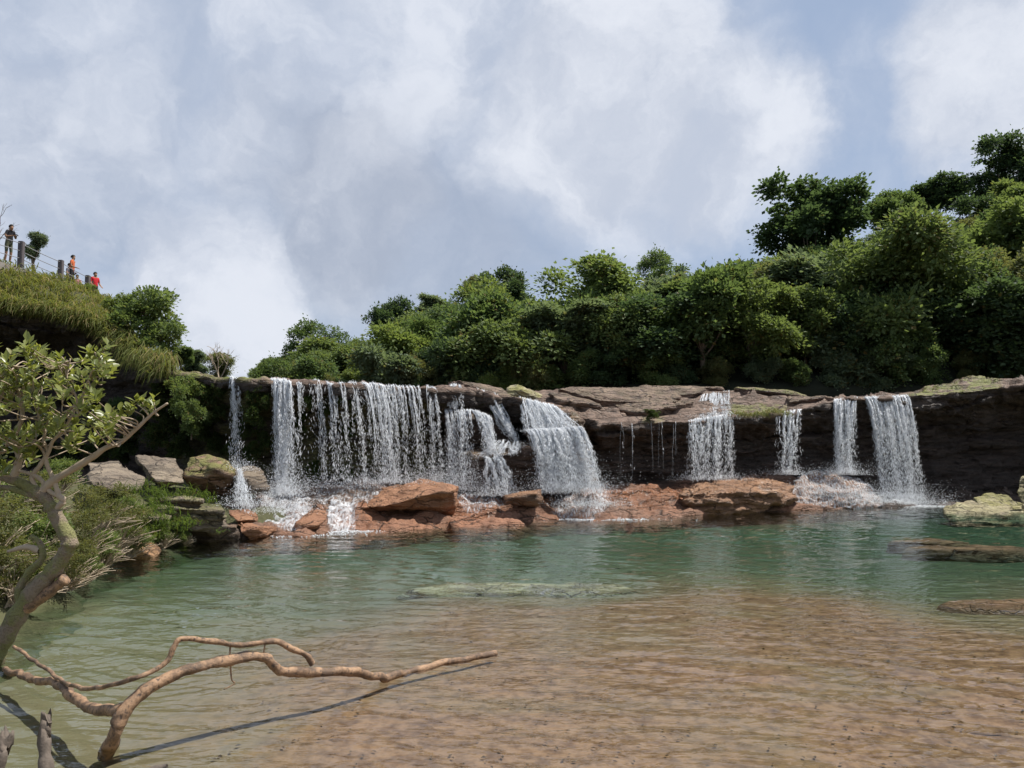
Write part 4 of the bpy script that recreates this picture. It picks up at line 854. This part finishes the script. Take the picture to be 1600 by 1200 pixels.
# leaf clusters at twig ends
cl_px = []
g = np.random.default_rng(77)
while len(cl_px) < 250:
    x, y = g.uniform(-70, 175), g.uniform(530, 745)
    if y < 535 + 14 * math.sin(x * .09) or (x > 120 and y > 690) or (x > 60 and y < 548 + (x - 60) * .05): continue
    if y > 700 and (x > 60 or g.random() < .4): continue
    if 118 < x and 590 < y < 625 and g.random() < .6: continue
    cl_px.append((x, y, YT + g.normal() * .55))
cl_px += [(214, 632, YT), (205, 640, YT), (222, 628, YT), (196, 655, YT), (240, 626, YT), (180, 668, YT), (165, 545, YT), (150, 556, YT), (158, 575, YT + .1), (235, 637, YT), (188, 648, YT)]
twb = Bag(); LP, LN, LU = [], [], []
for c in cl_px:
    p = P(*c); dd = np.linalg.norm((allp - p) * [1, .6, 1], axis=1) + .5 * np.clip(allp[:, 2] - p[2] + .12, 0, 9); q0 = allp[np.argmin(dd)]
    d = p - q0
    if np.linalg.norm(d) > .62: continue
    mid = q0 + d * .5 + g.normal(size=3) * .05 - [0, 0, .04]
    twb.limb([q0, mid, p], .010, .0045, 4, 5)
    ax = d / (np.linalg.norm(d) + 1e-9) * .5 + np.array([.15, -.1, .8]); ax /= np.linalg.norm(ax)
    for k in range(g.integers(9, 15)):
        e = g.normal(size=3); e -= ax * e.dot(ax); e /= np.linalg.norm(e); gd = e * g.uniform(.55, 1.0) + ax * g.uniform(.35, .9)
        LP.append(p + ax * g.uniform(-.09, .05) + e * .01); LU.append(gd); LN.append(ax * .8 - e * .4 + np.array([.1, -.25, .25]))
o = link('twigs', twb.mesh('twigs', M['twig']), tr, kind='stuff'); o.matrix_parent_inverse = inv
LP, LU, LN = map(np.array, (LP, LU, LN)); nl = len(LP); Ls = g.uniform(.08, .135, nl)
def leafmesh(name, rnd):       # a leaf with a folded blade, length 1 along +Y
    ys_ = np.array([0, .12, .35, .62, .85, 1.0]); ws = np.array([.03, .13, .24, .25, .14, .0]); V = []
    for y, ww in zip(ys_, ws): V += [(-ww, y, .10 * ww + .05 * y * y * -1), (0, y, -.05 * y * y - .03), (ww, y, .10 * ww - .05 * y * y)]
    F = [(i * 3 + j, i * 3 + j + 1, i * 3 + j + 4, i * 3 + j + 3) for i in range(5) for j in range(2)]
    return mesh_np(name, V, F, [M['shrubleaf']], True, {'rnd': np.full(18, rnd)})
lm = [leafmesh('leaf_%d' % i, r) for i, r in enumerate((.1, .3, .5, .7, .88, .97))]
order = g.permutation(nl)
for i in order[:300]:
    o = link('leaf', lm[g.integers(0, 5) if g.random() > .05 else 5], tr); up_ = Vector(LU[i]).normalized(); n_ = Vector(LN[i]); x_ = up_.cross(n_).normalized(); n_ = x_.cross(up_)
    mt = Matrix((x_, up_, n_)).transposed().to_4x4(); mt.translation = Vector(LP[i]) - Vector(tb); s = Ls[i]; o.matrix_basis = mt @ Matrix.Diagonal((s, s, s, 1))
rest = order[300:]; V, F, r = leaves(LP[rest], LN[rest], LU[rest], Ls[rest], Ls[rest] * .48, .06)
o = link('leaves', mesh_np('leaves', V, F, [M['shrubleaf']], False, {'rnd': r}), tr, kind='stuff'); o.matrix_parent_inverse = inv

# ------------------------------------------------------------------ fallen branch lying in the pool, stumps
fb = link('fallen_branch', None, None, 'bare forked fallen branch arching over the shallow water', 'branch'); b0 = W(180, 1150, 0); fb.location = tuple(b0); inv2 = Matrix.Translation(-Vector(b0))
def fpart(name, l, r0, r1, mat=None, n=10):
    b = Bag(); b.limb(l, r0, r1, 12, n, .08); b.V = [v + (v * 0 + (r0 * .30) * fbm(v * [7, 7, 7], 4, 3)[:, None] * np.array([1, 1, 1])) for v in b.V]; o = link(name, b.mesh(name, mat or M['dry']), fb); o.matrix_parent_inverse = inv2
w0, w1 = W(178, 1160), W(640, 1066)
def mixY(px): return np.interp(px, [0, 180, 640, 780], [8.3, 6.2, 7.85, 8.85])
def FP(l):
    o = []
    for x, y in l:
        p = P(x, y, mixY(x)); q_ = W(x, y + 4, .005)
        if x > 560: k_ = min(1, (x - 560) / 60); p = p * (1 - k_) + q_ * k_      # the tip lies in the water
        o.append(p)
    return o
fpart('main_stem', FP([(165, 1180), (178, 1150), (192, 1115), (208, 1095), (240, 1070), (285, 1050), (335, 1035), (385, 1027), (418, 1030), (440, 1045), (480, 1050), (540, 1048), (585, 1056), (625, 1050), (680, 1035), (740, 1024), (775, 1017)]), .056, .034, n=12)
fpart('side_branch', FP([(192, 1108), (160, 1110), (128, 1100), (105, 1078), (85, 1068), (45, 1058), (5, 1048)]), .046, .036)
fpart('thin_branch', FP([(488, 1038), (470, 1020), (430, 1003), (380, 1007), (330, 1001), (285, 998), (272, 1010), (262, 1032), (235, 1050), (205, 1062), (145, 1076), (105, 1066), (70, 1045), (22, 1010)]), .027, .016)
fpart('twig', FP([(360, 1032), (362, 1060), (366, 1068), (350, 1077)]), .008, .004); fpart('twig', FP([(360, 1010), (359, 1030)]), .008, .006); fpart('twig', FP([(414, 1005), (412, 1020)]), .008, .006)
b = Bag(); b.limb([P(262, 1172, 5.9), P(200, 1183, 5.85), P(120, 1192, 5.8), P(60, 1215, 5.7)], .03, .05, 6, 9, .2); V = np.concatenate(b.V); V[:, 2] += -.045 - np.percentile(V[:, 2], 50)
link('sunken_log', mesh_np('sunken_log', V, np.concatenate(b.F), [M['stump']], True), None, 'dark sunken log lying just under the shallow water', 'log')
def stump(l, r0, r1, lab):
    b = Bag(); p, rr = b.limb(l, r0, r1, 8, 12, .22); V = np.concatenate(b.V); zt = p[-1][2]; V[:, 2] += np.where(V[:, 2] > zt - .12, .05 * vn(V * 40, 3) + .05 * np.sin(V[:, 0] * 60), 0)
    V[:, :2] += (.012 * vn(V * [30, 30, 5], 7))[:, None]
    link('stump', mesh_np('stump', V, np.concatenate(b.F), [M['stump']], True), None, lab, 'stump')
stump([P(72, 1240, 5.6), P(72, 1190, 5.65), P(70, 1150, 5.7), P(74, 1122, 5.7)], .055, .035, 'grey pointed stump standing upright in the shallow water')
stump([P(-12, 1230, 5.6), P(2, 1180, 5.65), P(16, 1138, 5.7)], .05, .025, 'leaning split stump beside the upright stump')

# ------------------------------------------------------------------ fence and people on the cliff top
terr = 9.05
def fpost(p, h=1.05, wd=.19):
    bm = bmesh.new(); bmesh.ops.create_cube(bm, size=1); bmesh.ops.scale(bm, vec=(wd, wd, h), verts=bm.verts); bmesh.ops.bevel(bm, geom=bm.edges[:], offset=.02, segments=2, affect='EDGES')
    me = bpy.data.meshes.new('post'); bm.to_mesh(me); bm.free(); me.materials.append(M['post']); return me
fe = link('cable_fence', None, None, 'cable fence with dark square posts along the left cliff top', 'fence'); pb = [P(-60, 388, 27.2), P(32, 415, 30.2), P(94, 441, 33.2), P(136, 462, 36.2)]
fe.location = tuple(pb[1]); pm = fpost(None)
for p in pb: o = link('post', pm, fe); o.location = Vector(p) - Vector(pb[1]) + Vector((0, 0, .45)); 
for k in range(3):
    for h in (.88, .58, .28):
        b = Bag(); a_, c_ = pb[k] + [0, -.1, h], pb[k + 1] + [0, -.1, h]; b.limb([a_, (a_ + c_) / 2 - [0, 0, .02], c_], .016, .016, 4, 6); o = link('cable', b.mesh('cable', M['cable']), fe); o.matrix_parent_inverse = Matrix.Translation(-Vector(pb[1]))
b = Bag(); V = []
kp = [p + np.array([0, -.18, -.05]) for p in [P(-60, 392, 27.2), P(32, 419, 30.2), P(94, 446, 33.2), P(130, 466, 36)]]
for p in kp: V += [p + [-.12, 0, 0], p + [.25, .1, 0], p + [.25, .1, -.5], p + [-.12, 0, -.5]]
F = [(i * 4 + j, i * 4 + (j + 1) % 4, i * 4 + 4 + (j + 1) % 4, i * 4 + 4 + j) for i in range(3) for j in range(4)]
link('kerb', mesh_np('kerb', V, F, [M['concrete']], False), kind='structure')

SKIN = plain('skin', (.30, .165, .10), .55, .1); HAIR = plain('hair', (.012, .01, .009), .5, .2)
cloth = {k: plain('cloth_' + k, c, .85, .18, 20) for k, c in dict(black=(.022, .022, .026), camo=(.10, .105, .065), orange=(.55, .13, .045), red=(.50, .02, .03), pink=(.55, .25, .25), grey=(.10, .10, .12), brown=(.12, .07, .05)).items()}
def person(px, feet_y, Y, h, yaw, label, shirt, trousers, elbows, wrists, short=False, lean=0.0, sit=0.0):
    s = h / 1.70; J, E_, rad, tag = [], [], [], []
    def add(p, r, par, tg):
        J.append(p); rad.append(r); tag.append(tg)
        if par is not None: E_.append((par, len(J) - 1))
        return len(J) - 1
    ly = lambda z: -lean * max(0, z - .9)
    pel = add((0, 0, .93), (.15, .11), None, 'hip'); sp = add((0, ly(1.15), 1.15), (.135, .10), pel, 'torso'); ch = add((0, ly(1.36), 1.36), (.15, .105), sp, 'torso')
    nk = add((0, ly(1.47), 1.47), (.055, .055), ch, 'neck'); hb = add((0, ly(1.55) - .015, 1.545), (.07, .085), nk, 'head'); ht = add((0, ly(1.62) - .01, 1.63), (.075, .09), hb, 'head'); add((0, ly(1.68), 1.69), (.05, .06), ht, 'head')
    add((0, ly(1.57) - .105, 1.57), (.014, .014), hb, 'head')
    for sd, el, wr in ((-1, elbows[0], wrists[0]), (1, elbows[1], wrists[1])):
        sh = add((sd * .17, ly(1.4), 1.405), (.062, .062), ch, 'torso'); e = add(el, (.044, .044), sh, 'uarm'); wv_ = add(wr, (.03, .03), e, 'farm')
        d = (Vector(wr) - Vector(el)).normalized(); pa = add(tuple(Vector(wr) + d * .07), (.036, .022), wv_, 'hand')
        side = d.cross(Vector((0, 0, 1))).normalized() if abs(d.z) < .95 else Vector((1, 0, 0))
        for k in range(4): f1 = add(tuple(Vector(wr) + d * .13 + side * (.024 * (k - 1.5))), (.009, .009), pa, 'hand'); add(tuple(Vector(wr) + d * (.165 + .01 * (k in (1, 2))) + side * (.026 * (k - 1.5)) - Vector((0, 0, .02))), (.008, .008), f1, 'hand')
        add(tuple(Vector(wr) + d * .07 + side * .055), (.010, .010), wv_, 'hand')
        hp = add((sd * .095, 0, .88), (.09, .09), pel, 'hip'); kn = add((sd * .11, -.03 - sit * .3, .50 + sit * .25), (.062, .062), hp, 'thigh'); an = add((sd * .115, .03, .09), (.042, .042), kn, 'shin'); add((sd * .125, -.13, .035), (.04, .03), an, 'foot')
    me = bpy.data.meshes.new('body'); me.from_pydata([tuple(c * s for c in p) for p in J], E_, []); o = bpy.data.objects.new('person', me); col.objects.link(o)
    md = o.modifiers.new('s', 'SKIN'); md.use_smooth_shade = True
    for i, sk in enumerate(me.skin_vertices[0].data): sk.radius = (rad[i][0] * s, rad[i][1] * s); sk.use_root = i == 0
    o.modifiers.new('b', 'SUBSURF').levels = 1
    bpy.context.view_layer.update(); dg = bpy.context.evaluated_depsgraph_get(); nm = bpy.data.meshes.new_from_object(o.evaluated_get(dg)); o.modifiers.clear(); o.data = nm
    mats = [SKIN, cloth[shirt], cloth[trousers], cloth['black']]
    for m_ in mats: nm.materials.append(m_)
    A = np.array([J[a] for a, _ in E_]) * s; B = np.array([J[b__] for _, b__ in E_]) * s; tg = [tag[b__] for _, b__ in E_]
    for f in nm.polygons:
        c = np.array(f.center); ab = B - A; t_ = np.clip(((c - A) * ab).sum(1) / ((ab ** 2).sum(1) + 1e-9), 0, 1); k = int(np.argmin(np.linalg.norm(A + ab * t_[:, None] - c, axis=1))); g_ = tg[k]
        f.material_index = {'hip': 2, 'torso': 1, 'neck': 0, 'head': 0, 'uarm': 1 if t_[k] < .62 else 0, 'farm': 0, 'hand': 0, 'thigh': 2, 'shin': 0 if short else 2, 'foot': 3}[g_]
        f.use_smooth = True
    ft = P(px, feet_y, Y); o.location = tuple(ft); o.rotation_euler = (0, 0, yaw); o['label'] = label; o['category'] = 'person'
    bm = bmesh.new(); bmesh.ops.create_icosphere(bm, subdivisions=3, radius=1); bmesh.ops.delete(bm, geom=[v_ for v_ in bm.verts if v_.co.z < -.15 + .55 * max(0, -v_.co.y) + (.0 if v_.co.y < 0 else -.35 * v_.co.y)], context='VERTS')
    bmesh.ops.scale(bm, vec=(.094 * s, .112 * s, .115 * s), verts=bm.verts)
    for v_ in bm.verts: v_.co += Vector((0, (ly(1.62) + .005) * s, 1.625 * s)) + Vector(rvec(1)[0]) * .006
    hm = bpy.data.meshes.new('hair'); bm.to_mesh(hm); bm.free(); hm.materials.append(HAIR); link('hair', hm, o)
    return o
FR = ((-.24, -.10, 1.14), (.24, -.10, 1.14)); FRW = ((-.09, -.33, 1.18), (.09, -.33, 1.18))
pA = person(12, 411, 33, 1.66, R(70), 'man in black t-shirt and camouflage shorts looking at his phone', 'black', 'camo', FR, FRW, True, .16)
bm = bmesh.new(); bmesh.ops.create_cube(bm, size=1); bmesh.ops.scale(bm, vec=(.075, .012, .15), verts=bm.verts); bmesh.ops.bevel(bm, geom=bm.edges[:], offset=.004, segments=1, affect='EDGES'); pm_ = bpy.data.meshes.new('phone'); bm.to_mesh(pm_); bm.free(); pm_.materials.append(cloth['black'])
ph = link('phone', pm_, None, 'dark phone held by the man in black t-shirt', 'phone'); ph.matrix_world = Matrix.Translation(pA.location) @ Matrix.Rotation(R(70), 4, 'Z') @ Matrix.Translation((0, -.49, 1.19)) @ Matrix.Rotation(R(-50), 4, 'X')
person(111, 452, 37, 1.66, R(100), 'person in orange shirt and black trousers leaning by the fence', 'orange', 'black', ((-.25, -.05, 1.12), (.25, .08, 1.13)), ((-.22, -.28, 1.05), (.24, .10, .88)), False, .05)
person(106, 462, 38.2, 1.62, R(80), 'person in dark clothes standing behind the person in orange', 'grey', 'black', FR, FRW, False, .05)
person(119, 472, 38, 1.35, R(30), 'person in pink patterned top sitting low behind the fence', 'pink', 'brown', FR, ((-.12, -.25, 1.0), (.12, -.25, 1.0)), False, .1, .5)
person(147, 476, 40, 1.7, R(60), 'man in red shirt standing beyond the small bush', 'red', 'black', ((-.24, .0, 1.12), (.24, .0, 1.12)), ((-.22, -.2, .98), (.22, -.2, .98)))
person(139, 480, 41, 1.62, R(-40), 'person in brown beside the man in red shirt', 'brown', 'black', ((-.24, .0, 1.12), (.24, .0, 1.12)), ((-.22, -.1, .92), (.22, -.1, .92)))
tree(tuple(P(52, 420, 37)), P(52, 381, 37)[2], 15 / FPX * 37, 5, 'small leafy tree behind the fence post on the cliff top', None, flat=1.5)
b = Bag(); base = P(-6, 410, 34); g = np.random.default_rng(9)
for _ in range(2):
    e = np.array([g.normal() * .2 + .1, g.normal() * .2, 1]); bare(b, base, e / np.linalg.norm(e), 1.3, .04, 3)
link('thin_tree', b.mesh('thin_tree', M['bark']), None, 'thin bare twiggy tree behind the man in black t-shirt', 'tree')
print('trees', cnt, 'objs', len(bpy.data.objects))
